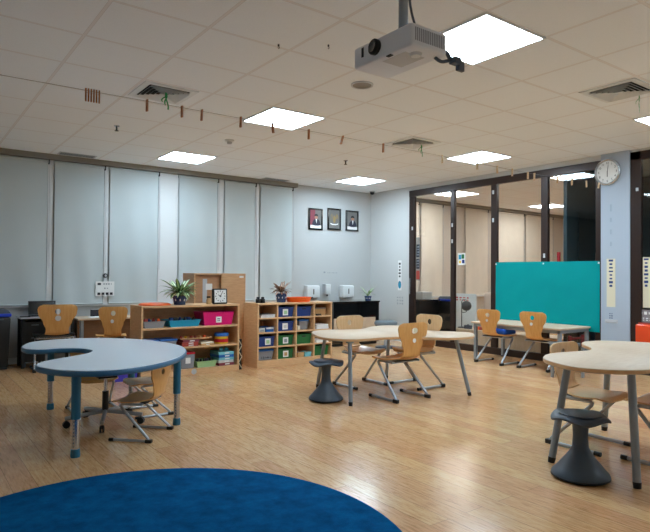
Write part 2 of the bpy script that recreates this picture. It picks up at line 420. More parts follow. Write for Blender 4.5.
# ------------------------------------------------------------------ roller blinds
def blind(x0, x1, label, nxt=False, fab='blind', rolled=False, chain=True):
    t = thing('roller_blind', label, 'blind', ((x0+x1)/2, BY-.036, 0), 0, 'roller blinds of the next room' if nxt else 'roller blinds on the back wall')
    w = x1-x0; n = 16; bm = nb(); z0, z1 = (.755, 2.62); g = []
    for j in range(13):
        z = z0+(z1-z0)*j/12
        g.append([bm.verts.new((-w/2+w*i/n, .006*math.sin(i*.8+j*.35+x0)*(1-j/12)+.004*math.sin(j*.9+x0*3), z)) for i in range(n+1)])
    for a, b_ in zip(g, g[1:]):
        for i in range(n): bm.faces.new((a[i], a[i+1], b_[i+1], b_[i]))
    solid(bm, .002)
    obj('fabric', bm, M[fab], t, smooth=40)
    bm = nb(); cyl(bm, (-w/2, .0, .748), (w/2, .0, .748), .011, seg=12); obj('bottom_bar', bm, M[fab], t, smooth=40)
    bm = nb(); cyl(bm, (-w/2-.01, .012, 2.62), (w/2+.01, .012, 2.62), .022, seg=14); obj('roller_tube', bm, M[fab], t, smooth=40)
    bm = nb(); box(bm, w/2+.006, w/2+.02, -.02, .03, 2.585, 2.643, .003); obj('bracket', bm, M['dark'], t)
    if chain:
        bm = nb(); tube(bm, [(w/2+.018, -.015, 2.60), (w/2+.02, -.01, 1.9), (w/2+.02, -.01, 1.25), (w/2+.026, -.01, 1.22), (w/2+.032, -.01, 1.25), (w/2+.032, -.01, 1.9), (w/2+.02, -.008, 2.6)], .002, 6)
        obj('chain', bm, M['grey_w'], t)
    return t
for k, (a, b_) in enumerate(((.72, 1.54), (1.625, 2.255), (2.335, 3.02), (3.345, 3.965), (4.095, 4.635), (4.735, 5.35))):
    blind(a, b_, ('pale roller blind at the left edge of the photo behind the black bin', 'pale roller blind second from the left behind the ply desk chair',
                  'pale roller blind with the white notice at its lower left', 'pale roller blind behind the variegated plant and wooden cabinet',
                  'pale roller blind between the cabinet top and the small potted plant', 'last pale roller blind on the right nearest the framed portraits')[k])
blind(7.62, 8.38, 'beige roller blind through the glass, just left of the first visible blind', True, 'blind2')
blind(8.46, 9.08, 'beige roller blind seen through the leftmost pane above the black cabinet', True, 'blind2')
blind(9.82, 10.56, 'beige roller blind seen through the second pane above the dark globe', True, 'blind2')
blind(10.9, 11.9, 'beige roller blind seen through the third pane above the green sheet', True, 'blind2')
blind(12.0, 13.1, 'furthest beige roller blind seen through the fourth pane by the dark corridor', True, 'blind2')
sbx('trim_4', M['pelmet'], RX+.2, NX, BY-.1, BY, 2.645, H)
sbx('trim_5', M['trim'], RX+.2, NX, BY-.09, BY, .715, .74)

# ------------------------------------------------------------------ ceiling fittings
def ceil_light(x, y, label, m='lamp', grp='square ceiling panels'):
    t = thing('ceiling_light', label, 'ceiling light', (x, y, H), 0, grp)
    bm = nb()
    for a in ((-.3, -.285, -.3, .3), (.285, .3, -.3, .3), (-.285, .285, -.3, -.285), (-.285, .285, .285, .3)): box(bm, *a, -.012, -.0005)
    obj('frame', bm, M['white'], t)
    bm = nb(); box(bm, -.285, .285, -.285, .285, -.009, -.001); obj('diffuser', bm, M[m], t)
def cell(i, j): return GX+(i+.5)*T, GY+(j+.5)*T
LL = {(3, 0): 'large lit ceiling panel beside the projector, nearest the camera', (3, 4): 'lit ceiling panel above the middle of the clothes-peg string',
      (3, 8): 'lit ceiling panel above the blinds on the left', (8, 8): 'small far lit ceiling panel above the framed portraits',
      (8, 4): 'lit ceiling panel in front of the glass screen, second from the right', (8, 0): 'lit ceiling panel cut by the right edge, above the clock'}
for (i, j), l in LL.items(): ceil_light(*cell(i, j), l, 'lamp_dim' if i == 3 else 'lamp')
for i, j in ((8, -4),): ceil_light(*cell(i, j), 'lit ceiling panel behind the camera, out of the photo')
ceil_light(8.42, 7.25, 'lit panel of the next room seen through the left panes', 'lamp2', 'ceiling panels of the next room')
ceil_light(11.4, 7.25, 'lit panel of the next room seen high in the third pane', 'lamp2', 'ceiling panels of the next room')
ceil_light(8.42, 4.85, 'lit panel of the next room close behind the fourth pane', 'lamp2', 'ceiling panels of the next room')
ceil_light(11.4, 4.85, 'lit panel of the next room over its far side', 'lamp2', 'ceiling panels of the next room')

def diffuser(i, j, label):
    x, y = cell(i, j); t = thing('ceiling_vent', label, 'air vent', (x-.05, y-.05, H), 0, 'square four-way ceiling vents'); t.scale = (.78, .78, 1)
    bm = nb()
    for a in ((-.295, -.225, -.295, .295), (.225, .295, -.295, .295), (-.225, .225, -.295, -.225), (-.225, .225, .225, .295)): box(bm, *a, -.008, -.0005, .002)
    obj('frame', bm, M['white'], t)
    bm = nb(); box(bm, -.225, .225, -.225, .225, -.002, -.0008); obj('backing', bm, M['vent_dark'], t)
    for k in range(5):                                        # square rings of angled blades
        s = .222-k*.042; bm = nb()
        for rz in (0, 90, 180, 270):
            mt = Matrix.Rotation(R(rz), 4, 'Z')
            vs = [bm.verts.new(mt @ Vector(p)) for p in ((-s, -s, -.024), (s, -s, -.024), (s-.03, -s+.03, -.003), (-s+.03, -s+.03, -.003))]
            bm.faces.new(vs)
        solid(bm, .0015)
        obj('blade', bm, M['white'], t)
    return x, y
def ribbon(x, y, label):
    bm = nb()
    for dx, dy, l, w in ((0, 0, .11, .5), (.022, .01, .14, -.35), (-.02, .015, .08, .8)):
        for k in range(6):
            pass
        pts = [(x+dx*q/6+w*.02*math.sin(q), y+dy*q/6, H-.018-l*q/6) for q in range(7)]
        va = [bm.verts.new((p[0]-.007, p[1], p[2])) for p in pts]; vb = [bm.verts.new((p[0]+.007, p[1]+.004, p[2])) for p in pts]
        for q in range(6): bm.faces.new((va[q], vb[q], vb[q+1], va[q+1]))
    solid(bm, .001)
    tag(obj('ribbon', bm, M['ribbon']), label, 'ribbon', 'green ribbons on the vents')
for (i, j, l, rl, dx, dy) in ((1, 4, 'square ceiling vent at upper left, behind the string of pegs', 'green ribbon on the upper-left ceiling vent', -.057, -.137),
                      (6, 4, 'square ceiling vent in the middle, near the glass screen', 'green ribbon on the middle ceiling vent', .027, -.112),
                      (6, 0, 'square ceiling vent at the right edge above the clock', 'green ribbon on the right-hand ceiling vent', .13, -.124)):
    x, y = diffuser(i, j, l); ribbon(x+dx, y+dy, rl)
for x, y, l in ((1.85, 8.0, 'grey slot vent in the ceiling above the left blinds'), (4.9, 8.02, 'grey slot vent in the ceiling above the last blind')):
    t = thing('slot_vent', l, 'air vent', (x, y, H), 0, 'slot vents along the blinds')
    bx('frame', M['grey_w'], -.23, .23, -.09, .09, -.006, -.0005, 0, t)
    for k in range(5): bx('slot', M['grey'], -.21, .21, -.07+k*.03, -.055+k*.03, -.008, -.006, 0, t)
t = thing('smoke_detector', 'small round smoke detector on the ceiling behind the pegs', 'smoke detector', (3.04, 6.0, H))
bm = nb(); lathe(bm, [(0, 0), (.055, 0), (.055, -.012), (.045, -.022), (0, -.022)], 24); obj('base', bm, M['white'], t, smooth=40)
bm = nb(); lathe(bm, [(0, -.022), (.03, -.022), (.026, -.045), (0, -.048)], 20); obj('sensor', bm, M['grey_w'], t, smooth=40)
t = thing('ceiling_speaker', 'round ceiling speaker grille just beyond the projector', 'speaker', (3.0, 3.58, H))
bm = nb(); lathe(bm, [(0, 0), (.085, 0), (.085, -.006), (.075, -.01), (.07, -.008), (0, -.008)], 32); obj('grille', bm, M['pelmet'], t, smooth=40)
bm = nb(); lathe(bm, [(.075, -.0095), (.09, -.0105), (.092, -.001), (.086, 0)], 32); obj('rim', bm, M['grey_w'], t, smooth=40)
for x, y, l in ((1.81, 6.16, 'sprinkler head on the ceiling at left, near the peg bundle'), (4.83, 6.1, 'sprinkler head on the ceiling before the far lit panel')):
    t = thing('sprinkler_head', l, 'sprinkler', (x, y, H), 0, 'ceiling sprinklers')
    bm = nb(); lathe(bm, [(0, 0), (.03, 0), (.028, -.006), (0, -.006)], 20); obj('escutcheon', bm, M['silver'], t, smooth=40)
    bm = nb(); cyl(bm, (0, 0, -.006), (0, 0, -.05), .009); lathe(bm, [(0, -.05), (.02, -.05), (.02, -.055), (0, -.055)], 16); obj('nozzle', bm, M['dark'], t, smooth=40)
t = thing('corner_camera', 'small dark dome camera high in the far corner', 'camera', (6.98, 8.02, H))
bm = nb(); lathe(bm, [(0, 0), (.05, 0), (.05, -.02), (0, -.02)], 20); obj('base', bm, M['grey_w'], t, smooth=40)
bm = nb(); lathe(bm, [(.042, -.02), (.04, -.04), (.028, -.058), (0, -.066)], 20); obj('dome', bm, M['dark'], t, smooth=60)

# string with clothes pegs: runs parallel to the back wall at Y 3.7
SY, SZ = 3.7, 2.275
def pegz(x): return SZ+.012*math.cos((x-3)*.6)+.05*max(0, (x-5.5)/1.6)
bm = nb(); tube(bm, [(LX+(RX-.02-LX)*k/40, SY, pegz(LX+(RX-.02-LX)*k/40)) for k in range(41)], .0014, 6)
tag(obj('hanging_string', bm, M['string']), 'thin string stretched below the ceiling holding clothes pegs', 'string')
bm = nb()
for s in (-1, 1):
    vs = box(bm, -.005, .005, -.0045+s*.005, .0045+s*.005, -.066, .012, .0015)
pegw = obj('peg', bm, M['peg']); pegp_me = pegw.data.copy(); pegp_me.materials.clear(); pegp_me.materials.append(M['peg_pale'])
bm = nb(); tube(bm, [(0, -.011, -.012), (.006, 0, -.012), (0, .011, -.012), (-.006, 0, -.012), (0, -.01, -.014)], .0012, 5)
spring_me = obj('spring', bm, M['silver']); sp = spring_me.data; bpy.data.objects.remove(spring_me); pw = pegw.data; bpy.data.objects.remove(pegw)
def peg(x, label, grp, me, tilt=0, turn=0):
    o = bpy.data.objects.new('clothes_peg', me); COL.objects.link(o); o.location = (x, SY, pegz(x)); o.rotation_euler = (0, R(tilt), R(turn))
    tag(o, label, 'clothes peg', grp)
    s = bpy.data.objects.new('spring', sp); COL.objects.link(s); s.parent = o
PEG = {'cluster': (0.9, 0.979), 'single': [(1.279, 0), (1.518, 0), (1.663, 3), (1.964, 2), (2.228, -10), (2.56, 0), (2.898, 22), (3.343, 2), (4.087, 0), (4.594, 0), (4.91, 0), (5.162, 5), (5.435, 0), (5.554, 2), (5.998, 0), (6.297, 0), (6.613, -4), (6.9, 25)]}
for k in range(6):
    peg(PEG['cluster'][0]+k*(PEG['cluster'][1]-PEG['cluster'][0])/5, 'brown clothes peg in the tight bundle of six at the left of the string', 'bundle of pegs on the string', pw, 0, -14)
names = ['first single brown peg right of the bundle, under the vent', 'second single brown peg right of the bundle', 'third single brown peg, close beside the second', 'brown peg hanging left of the middle lit panel',
         'brown peg just under the left of the middle lit panel', 'tilted brown peg under the middle lit panel', 'brown peg right of the middle lit panel', 'strongly tilted brown peg left of the middle vent', 'thin pale peg hanging under the middle vent',
         'pale peg left of the lit panel by the glass', 'pale peg under the lit panel by the glass', 'pale peg against the dark screen rail, leftmost there', 'pale peg before the rail right of the second mullion', 'left one of two pale pegs close together before the rail', 'right one of two pale pegs close together before the rail',
         'small pale peg before the third glass pane top', 'pale peg before the fourth pane, left of the dark stretch', 'pale peg before the dark stretch of glass', 'tilted pale peg next to the round clock']
for k, (x, tl) in enumerate(PEG['single']):
    peg(x, names[k], 'single pegs along the string', pw if k < 8 else pegp_me, tl, 12)

# projector
t = thing('projector', 'white ceiling projector with dark lens hanging from a pole', 'projector', (1.86, 1.955, 2.15))
bm = nb(); box(bm, -.112, .112, -.195, .195, 0, .1, .012, 3); obj('body', bm, M['proj'], t, smooth=30)
bm = nb(); cyl(bm, (-.11, .035, .058), (-.128, .035, .058), .036, seg=24); obj('lens_ring', bm, M['dark'], t, smooth=40)
bm = nb(); lathe(bm, [(0, 0), (.02, -.002), (.026, -.007)], 20); o = obj('lens', bm, M['lens'], t, (-.1295, .035, .058), 60); o.rotation_euler = (0, R(90), 0)
bm = nb(); box(bm, -.1145, -.1125, .12, .135, .04, .085); obj('sensor_window', bm, M['ink_d'], t)
for k in range(16): bx('grille_slot', M['projd'], -.09+k*.0115, -.084+k*.0115, -.1965, -.1945, .025, .082, 0, t)
bm = nb(); box(bm, -.075, .045, -.12, .03, -.0015, .001, .0005); obj('base_plate', bm, M['grey_w'], t)
bm = nb(); lathe(bm, [(0, -.012), (.022, -.012), (.028, -.003), (.03, .001)], 24); obj('foot', bm, M['white'], t, (-.02, -.13, 0), 40)
bm = nb(); box(bm, -.108, -.09, -.06, -.03, -.004, .001, .001); obj('foot_button', bm, M['ink_d'], t)
bm = nb(); cyl(bm, (.044, .017, .1), (.044, .017, .56), .023, seg=18); obj('pole', bm, M['leg_grey'], t, smooth=40)
bm = nb(); box(bm, -.06, .06, -.05, .07, .1, .116, .003); lathe(bm, [(.05, .548), (.05, .5595), (0, .5595)], 24, (.044, .017, 0)); obj('mount_plate', bm, M['leg_grey'], t)
bm = nb(); tube(bm, fillet([(.078, .012, .559), (.078, .012, .3), (.1, -.02, .16), (.1, -.1, .103)], .08), .006, 8); obj('cable', bm, M['slate'], t, smooth=60)
bm = nb(); O_ = Vector((.105, -.155, .0))
tube(bm, [p+O_ for p in fillet([(0, .0, .035), (.03, -.02, .03), (.05, -.02, .0), (.09, -.03, -.01)], .03)], .010, 8); tube(bm, [p+O_ for p in fillet([(-.03, 0, -.002), (.0, -.01, -.02), (.06, -.02, .0)], .02)], .008, 8)
ld = obj('lead', bm, M['slate'], t, smooth=60)
bm = nb(); box(bm, .155, .205, -.205, -.165, -.02, .012, .006, 2); obj('plug', bm, M['slate'], ld); bm = nb(); box(bm, .19, .235, -.195, -.175, -.045, .0, .005, 2); obj('plug', bm, M['slate'], ld)
for x, y, l in ((2.03, 3.3, 'tiny hook in the ceiling, left of the pair before the middle lit panel'), (2.3, 3.1, 'tiny hook in the ceiling, right of the pair before the middle lit panel')):
    bm = nb(); cyl(bm, (0, 0, 0), (0, 0, -.012), .006); tube(bm, [(.0, 0, -.012), (.008, 0, -.02), (.002, 0, -.028), (-.006, 0, -.022)], .002, 6); tag(obj('ceiling_hook', bm, M['ink_d'], None, (x, y, H-.0005)), l, 'hook', 'ceiling hooks')

# ------------------------------------------------------------------ back and right wall items
def picture(x0, x1, z0, z1, label, kind):
    t = thing('framed_picture', label, 'picture', ((x0+x1)/2, BY, z0), 0, 'framed pictures on the back wall')
    w, h = x1-x0, z1-z0; f = .03; bm = nb()
    box(bm, -w/2, -w/2+f, -.025, -.001, 0, h, .003); box(bm, w/2-f, w/2, -.025, -.001, 0, h, .003)
    box(bm, -w/2+f, w/2-f, -.025, -.001, 0, f, .003); box(bm, -w/2+f, w/2-f, -.025, -.001, h-f, h, .003)
    obj('frame', bm, M['gloss_black'], t)
    bgm = 'print_grey' if kind else 'print_red'
    bx('print', M['print_grey'], -w/2+f, w/2-f, -.012, -.002, f, h-f, 0, t)
    pr = t.children[-1]
    y = -.0135
    if kind == 0 or kind == 2:
        bx('caption_strip', M['paper'], -w/2+f, w/2-f, y, -.012, f, f+.055, 0, pr)
        if kind == 0: bx('backdrop', M['print_red'], -w/2+f, -.01, y, -.012, f+.055, h-f, 0, pr)
        bm = nb(); poly = crom([(-.075, 0), (.085, 0), (.075, .07), (.03, .11), (-.02, .11), (-.065, .07)], 3)
        prism(bm, poly, 0, .001); bmesh.ops.transform(bm, matrix=Matrix.Translation((.01, y-.001, f+.056)) @ Matrix.Rotation(R(90), 4, 'X'), verts=bm.verts); obj('suit', bm, M['suit'], pr)
        bm = nb(); ball(bm, (.012, y-.001, f+.2), .036, 1, .04, 1.25); obj('head', bm, M['skin'], pr, smooth=60)
        bm = nb(); ball(bm, (.012, y-.0008, f+.222), .04, 1, .04, .8); obj('hair', bm, M['dark'], pr, smooth=60)
        bm = nb(); prism(bm, [Vector(p) for p in ((-.014, .11), (.02, .11), (.004, .03))], 0, .001); bmesh.ops.transform(bm, matrix=Matrix.Translation((.01, y-.003, f+.056)) @ Matrix.Rotation(R(90), 4, 'X'), verts=bm.verts); obj('shirt', bm, M['paper'], pr)
    else:
        # golden emblem with two spread wings above a body and a scroll
        bm = nb()
        for s in (-1, 1):
            for k in range(6):
                a = R(90-s*(28+k*13)); L_ = .105-.006*k
                prism(bm, [Vector((s*.012, .05)), Vector((s*.012+math.cos(a)*L_-.008, .05+math.sin(a)*L_)), Vector((s*.012+math.cos(a)*L_+.01, .05+math.sin(a)*L_-.006))], -.0004*k, .001-.0004*k)
        prism(bm, crom([(0, -.03), (.03, .02), (.022, .07), (.008, .11), (-.012, .105), (-.022, .07), (-.03, .02)], 3), .001, .002)
        bmesh.ops.transform(bm, matrix=Matrix.Translation((0, y-.002, f+.12)) @ Matrix.Rotation(R(90), 4, 'X'), verts=bm.verts); obj('emblem', bm, M['print_gold'], pr)
        bm = nb(); prism(bm, [Vector(p) for p in ((-.09, .015), (-.04, 0), (.04, 0), (.09, .015), (.085, .035), (.04, .02), (-.04, .02), (-.085, .035))], 0, .001)
        bmesh.ops.transform(bm, matrix=Matrix.Translation((0, y-.001, f+.06)) @ Matrix.Rotation(R(90), 4, 'X'), verts=bm.verts); obj('scroll', bm, M['paper'], pr)
picture(5.71, 6.01, 1.95, 2.33, 'black framed portrait with a dark red backdrop, leftmost of three', 0)
picture(6.12, 6.42, 1.97, 2.36, 'black framed grey print of a winged emblem, middle of three', 1)
picture(6.535, 6.83, 1.97, 2.35, 'black framed portrait on plain grey, rightmost of three', 2)

def marks(bm, x0, x1, z0, z1, y, rows, cols, fill=.6, seed=1, ax='x'):
    rnd = random.Random(seed); dx, dz = (x1-x0)/cols, (z1-z0)/rows
    for r in range(rows):
        for c in range(cols):
            w = dx*rnd.uniform(.4, .9)*fill*1.3; h = dz*rnd.uniform(.35, .7); cx = x0+(c+.5)*dx; cz = z0+(r+.5)*dz
            if ax == 'x': box(bm, cx-w/2, cx+w/2, y-.001, y, cz-h/2, cz+h/2)
            else: box(bm, y-.001, y, cx-w/2, cx+w/2, cz-h/2, cz+h/2)
NYY = BY-.054
t = thing('notice', 'white paper notice with small pictures pinned on the blinds', 'notice', (2.28, NYY, .85))
bx('sheet', M['paper'], -.125, .125, -.002, 0, 0, .2, 0, t)
for k in range(4): bx('small_picture', M['ink_d'], -.1+k*.055, -.062+k*.055, -.003, -.002, .014, .048, 0, t)
bx('small_picture', M['ink_d'], -.1, -.055, -.003, -.002, .15, .18, 0, t)
bm = nb(); marks(bm, -.03, .1, .15, .18, -.002, 1, 4, .6, 5); marks(bm, -.02, .05, .09, .12, -.002, 1, 2, .5, 6); obj('writing', bm, M['ink_g'], t)
t = thing('hand_bell_knob', 'small dark round badge with pale centre above the notice', 'badge', (2.28, NYY-.002, 1.13))
bm = nb(); cyl(bm, (0, .0, 0), (0, -.012, 0), .032, seg=24); obj('rim', bm, M['ink_d'], t, smooth=40)
bm = nb(); cyl(bm, (.004, -.012, 0), (.004, -.014, 0), .015, seg=16); obj('centre', bm, M['grey_w'], t, smooth=40)
def dispenser(x0, x1, z0, z1, label):
    t = thing('towel_dispenser', label, 'dispenser', ((x0+x1)/2, BY, z0), 0, 'white dispensers on the back wall'); w, h = x1-x0, z1-z0
    bm = nb(); box(bm, -w/2, w/2, -.12, -.001, 0, h, .02, 3); obj('housing', bm, M['white'], t, smooth=30)
    bx('level_window', M['print_grey'], -.012, .012, -.122, -.1205, h*.3, h*.72, 0, t)
    bx('outlet', M['print_grey'], -w/2+.03, w/2-.03, -.1, -.05, -.004, -.0005, 0, t)
dispenser(5.62, 5.89, .76, .98, 'white towel dispenser behind the cubby unit, left one')
dispenser(6.4, 6.66, .76, .98, 'white towel dispenser above the black counter, right one')
t = thing('soap_dispenser', 'slim white soap dispenser between the two towel dispensers', 'dispenser', (6.09, BY, .8))
bm = nb(); box(bm, -.055, .055, -.1, -.001, .02, .2, .012, 3); obj('housing', bm, M['white'], t, smooth=30)
bx('back_plate', M['grey_w'], -.062, -.056, -.09, -.001, .02, .2, .001, t)
bm = nb(); cyl(bm, (0, -.06, -.01), (0, -.06, .02), .012); obj('nozzle', bm, M['ink_d'], t, smooth=40)
bm = nb(); marks(bm, 6.04, 6.10, 1.19, 1.23, BY-.0005, 1, 1, 1, 8); marks(bm, 6.13, 6.36, 1.19, 1.215, BY-.0005, 1, 7, .7, 9)
tag(obj('wall_lettering', bm, M['ink_g']), 'small grey lettering on the wall above the soap dispenser', 'lettering')
bm = nb(); box(bm, 4.53, 4.56, BY-.09, BY-.08, .3, .6)
bm.free()
# strip of pictures and writing on the right wall
t = thing('wall_strip', 'vertical strip of dark writing and a blue picture by the screen', 'poster', (RX, 7.46, .9))
bx('sheet', M['paper'], -.0015, -.0003, -.045, .045, 0, .53, 0, t)
bm = nb(); marks(bm, -.025, .025, .22, .5, -.0015, 5, 1, 1, 11, 'y'); obj('writing', bm, M['ink_d'], t)
bm = nb(); ball(bm, (-.002, 0, .1), .04, .04, 1, 1.7); obj('blue_picture', bm, M['sky'], t, smooth=60)
bm = nb(); box(bm, -.003, -.0025, -.03, .03, .12, .15); obj('dark_patch', bm, M['suit'], t)
bm = nb(); marks(bm, 7.36, 7.54, .64, .8, RX-.0003, 3, 4, .5, 12, 'y'); tag(obj('wall_sticker', bm, M['ink_g']), 'faint grey writing low on the wall under the picture strip', 'lettering')
PXF = RX-.02
t = thing('pillar_strip', 'cream paper strip with blue vertical writing on the white pillar', 'poster', (PXF, 3.67, .79), 0, 'cream strips with blue writing')
bx('sheet', M['cream'], -.0015, -.0003, -.055, .055, 0, .6, 0, t)
bm = nb(); marks(bm, -.026, .026, .24, .6, -.0015, 8, 1, 1, 13, 'y'); obj('writing', bm, M['ink'], t)
t = thing('door_strip', 'cream paper strip with blue vertical writing on the dark door', 'poster', (RX+.017, 3.24, .8), 0, 'cream strips with blue writing')
bx('sheet', M['cream'], -.0015, -.0003, -.065, .065, 0, .6, 0, t)
bm = nb(); marks(bm, .0, .05, .24, .6, -.0015, 8, 1, 1, 14, 'y'); obj('writing', bm, M['ink'], t)
bm = nb(); marks(bm, 3.65, 3.69, 1.5, 2.1, PXF-.0003, 4, 1, .5, 15, 'y'); tag(obj('pillar_mark', bm, M['pillar_mark']), 'faint grey glue marks down the white pillar', 'mark')
t = thing('wall_hook', 'clear hook plate with a dark hand sign on the pillar', 'hook', (PXF, 3.665, .59))
bx('plate', M['grey_w'], -.004, -.0003, -.08, .08, .0, .045, .001, t)
bm = nb(); marks(bm, -.02, .03, .05, .13, -.0005, 3, 2, .7, 16, 'y'); obj('hand_sign', bm, M['ink'], t)
bm = nb(); tube(bm, [(-.004, -.06, .02), (-.03, -.06, .012), (-.03, .06, .012), (-.004, .06, .02)], .004, 8); obj('bar', bm, M['steel'], t)
t = thing('door_sign', 'grey sign with white writing low on the dark door', 'sign', (RX+.017, 3.235, .625))
bx('board', M['greysign'], -.004, -.0003, -.13, .13, 0, .15, 0, t)
bm = nb(); marks(bm, -.1, .12, .08, .14, -.004, 1, 4, .6, 17, 'y'); marks(bm, -.12, .12, .015, .06, -.004, 2, 6, .7, 18, 'y'); obj('writing', bm, M['paper'], t)
t = thing('orange_bag', 'glossy orange-red bag hanging low on the dark door', 'bag', (RX-.045, 3.225, .36))
bm = nb(); box(bm, -.03, .025, -.14, .13, 0, .245, .02, 3); obj('pouch', bm, M['rpanel'], t, smooth=30)
bx('strap', M['brick'], -.012, .006, -.1, .1, .245, .265, .002, t)

# clock on the pillar
t = thing('wall_clock', 'round silver-rimmed wall clock high on the white pillar', 'clock', (PXF-.0005, 3.705, 2.475))
t.rotation_euler = (0, R(-90), 0)
bm = nb(); lathe(bm, [(.135, 0), (.165, 0), (.165, .03), (.155, .04), (.142, .034), (.138, .022)], 48); obj('rim', bm, M['silver'], t, smooth=40)
bm = nb(); lathe(bm, [(0, 0), (.14, 0), (.14, .02), (0, .02)], 48); obj('dial', bm, M['paper'], t, smooth=30)
def ck(a, r): return (r*math.cos(a), -r*math.sin(a))      # a = 0 at twelve, clockwise seen from the room
for h_ in range(1, 13):
    cu = bpy.data.curves.new('numeral', 'FONT'); cu.body = str(h_); cu.size = .038; cu.extrude = .0006; cu.align_x = 'CENTER'; cu.align_y = 'CENTER'
    tmp = bpy.data.objects.new('numeral', cu); COL.objects.link(tmp)
    me = bpy.data.meshes.new_from_object(tmp.evaluated_get(bpy.context.evaluated_depsgraph_get()))
    bpy.data.objects.remove(tmp)
    me.materials.clear(); me.materials.append(M['ink_d'])
    o = bpy.data.objects.new('numeral', me); COL.objects.link(o); o.parent = t
    x, y = ck(h_*PI/6, .112); o.location = (x, y, .0208); o.rotation_euler = (0, 0, R(-90))
for nm, a, l, w in (('hour_hand', R(180), .06, .008), ('minute_hand', R(8), .09, .006)):
    bm = nb(); box(bm, -.015, l, -w/2, w/2, .022, .0235); o = obj(nm, bm, M['ink_d'], t); o.rotation_euler = (0, 0, -a)
# rim catches nothing else
t = thing('green_sheet', 'large teal green sheet taped across the lower glass panes', 'sheet', (RX-.02, 4.6, .48))
bm = nb(); g = []; n = 28
for j in range(13):
    g.append([bm.verts.new((-.004-.004*(1+math.sin(i*.7+j*.5)*math.sin(j*.8)), -.79+1.58*i/n, -.02+.035*(i/n)+(.885-.03*(i/n)+.02)*j/12)) for i in range(n+1)])
for a, b_ in zip(g, g[1:]):
    for i in range(n): bm.faces.new((a[i], a[i+1], b_[i+1], b_[i]))
solid(bm, .001)
obj('paper', bm, M['green'], t, smooth=60)
for yy in (-.78, 0, .78): bx('tape', M['paper'], -.014, -.0125, yy-.01, yy+.01, .85, .872, 0, t)

# things stuck on the glass
t = thing('glass_sign', 'small white sign with green and blue shapes on the second pane', 'sign', (RX+.017, 6.075, 1.335))
bx('sheet', M['paper'], -.0015, -.0003, -.075, .075, 0, .19, 0, t)
for nm, m_, a in (('green_shape', 'dgreen', (-.055, 0, .1, .17)), ('blue_shape', 'sky', (.005, .06, .09, .165)), ('blue_shape', 'navy', (-.06, -.01, .03, .085)), ('yellow_shape', 'yellow', (.01, .05, .03, .07))):
    bx(nm, M[m_], -.0025, -.0016, a[0], a[1], a[2], a[3], 0, t)
t = thing('photo_strip', 'tall strip of dark photos stuck at the left edge of the glass', 'poster', (RX+.017, 7.03, 1.08))
bx('sheet', M['pelmet'], -.0015, -.0003, -.045, .05, 0, .74, 0, t)
bm = nb(); box(bm, -.0026, -.0016, -.04, .04, .4, .62); box(bm, -.0026, -.0016, -.04, .04, .2, .37); obj('photo', bm, M['ink_d'], t)
bm = nb(); marks(bm, -.03, .03, .42, .6, -.0027, 4, 3, .5, 21, 'y'); marks(bm, -.03, .03, .22, .36, -.0027, 3, 3, .5, 22, 'y'); obj('photo_detail', bm, M['ink_g'], t)
bx('red_note', M['brick'], -.0026, -.0016, -.04, .04, .02, .17, 0, t)

# ------------------------------------------------------------------ next room furniture
t = thing('black_cabinet', 'low black cabinet seen through the leftmost glass pane', 'cabinet', (7.9, 7.62, 0)); t.scale = (1, 1, 1.06)
bx('body', M['black'], -.3, .22, -.2, .2, 0, .66, .008, t); bx('top', M['gloss_black'], -.32, .225, -.22, .2, .661, .69, .004, t)
t = thing('paper_box', 'grey-white box standing on the low black cabinet', 'box', (7.86, 7.6, .7325))
bx('body', M['pale'], -.12, .14, -.12, .12, 0, .1, .004, t); bx('lid', M['grey_w'], -.125, .145, -.125, .125, .1005, .13, .003, t)
def wheelbin(x, y, h, w, label, rz=0):
    t = thing('waste_bin', label, 'bin', (x, y, 0), rz, 'black bins with blue rims')
    bm = nb(); taper(bm, 0, 0, .02, h-.09, w*.86, w*.9, w, w*1.05, .02); obj('body', bm, M['black'], t, smooth=30)
    bm = nb(); box(bm, -w*.52, w*.52, -w*.55, w*.55, h-.085, h-.045, .012); obj('rim', bm, M['bluering'], t, smooth=30)
    bm = nb(); taper(bm, 0, 0, h-.044, h, w*1.03, w*1.08, w*.82, w*.86, .012); obj('lid', bm, M['slate'], t, smooth=30)
    bm = nb(); box(bm, -.07, .07, -w*.57, -w*.52, h-.12, h-.1, .004); obj('handle', bm, M['slate'], t)
    bm = nb(); box(bm, -w*.4, w*.4, -w*.42, w*.42, 0, .019, .003); obj('foot', bm, M['dark'], t)
wheelbin(8.31, 7.3, .78, .34, 'black bin with a blue rim seen through the glass beside the black cabinet')
t = thing('white_panel', 'white standing board with red marks seen through the second pane', 'board', (8.02, 6.72, 0))
bx('board', M['white'], -.02, .02, -.25, .22, .2, .85, .004, t); bx('stand', M['leg_grey'], -.1, .1, -.2, -.17, 0, .2, .004, t); bx('stand', M['leg_grey'], -.1, .1, .14, .17, 0, .2, .004, t)
bm = nb(); marks(bm, -.12, .2, .72, .8, -.02, 2, 4, .7, 31, 'y'); obj('red_marks', bm, M['red'], t)
t = thing('globe', 'dark globe on a thin stand before the white board', 'globe', (7.7, 6.42, .29))
bm = nb(); ball(bm, (0, 0, .37), .085, seg=24); obj('ball', bm, M['dark'], t, smooth=60)
bm = nb(); cyl(bm, (.0, .1, .012), (0, .1, .44), .008); tube(bm, [(0, .1, .44), (0, .08, .47), (0, 0, .47), (0, 0, .455)], .006, 8); tube(bm, [(0, .1, .26), (0, .05, .255), (0, 0, .27), (0, 0, .285)], .006, 8); obj('arm', bm, M['dark'], t, smooth=60)
bm = nb(); lathe(bm, [(0, 0), (.1, 0), (.09, .012), (0, .014)], 24, (0, .06, 0)); obj('base', bm, M['dark'], t, smooth=40)
t = thing('pink_cabinet', 'pale pinkish cabinet seen through the second pane beside the board', 'cabinet', (8.5, 6.3, 0))
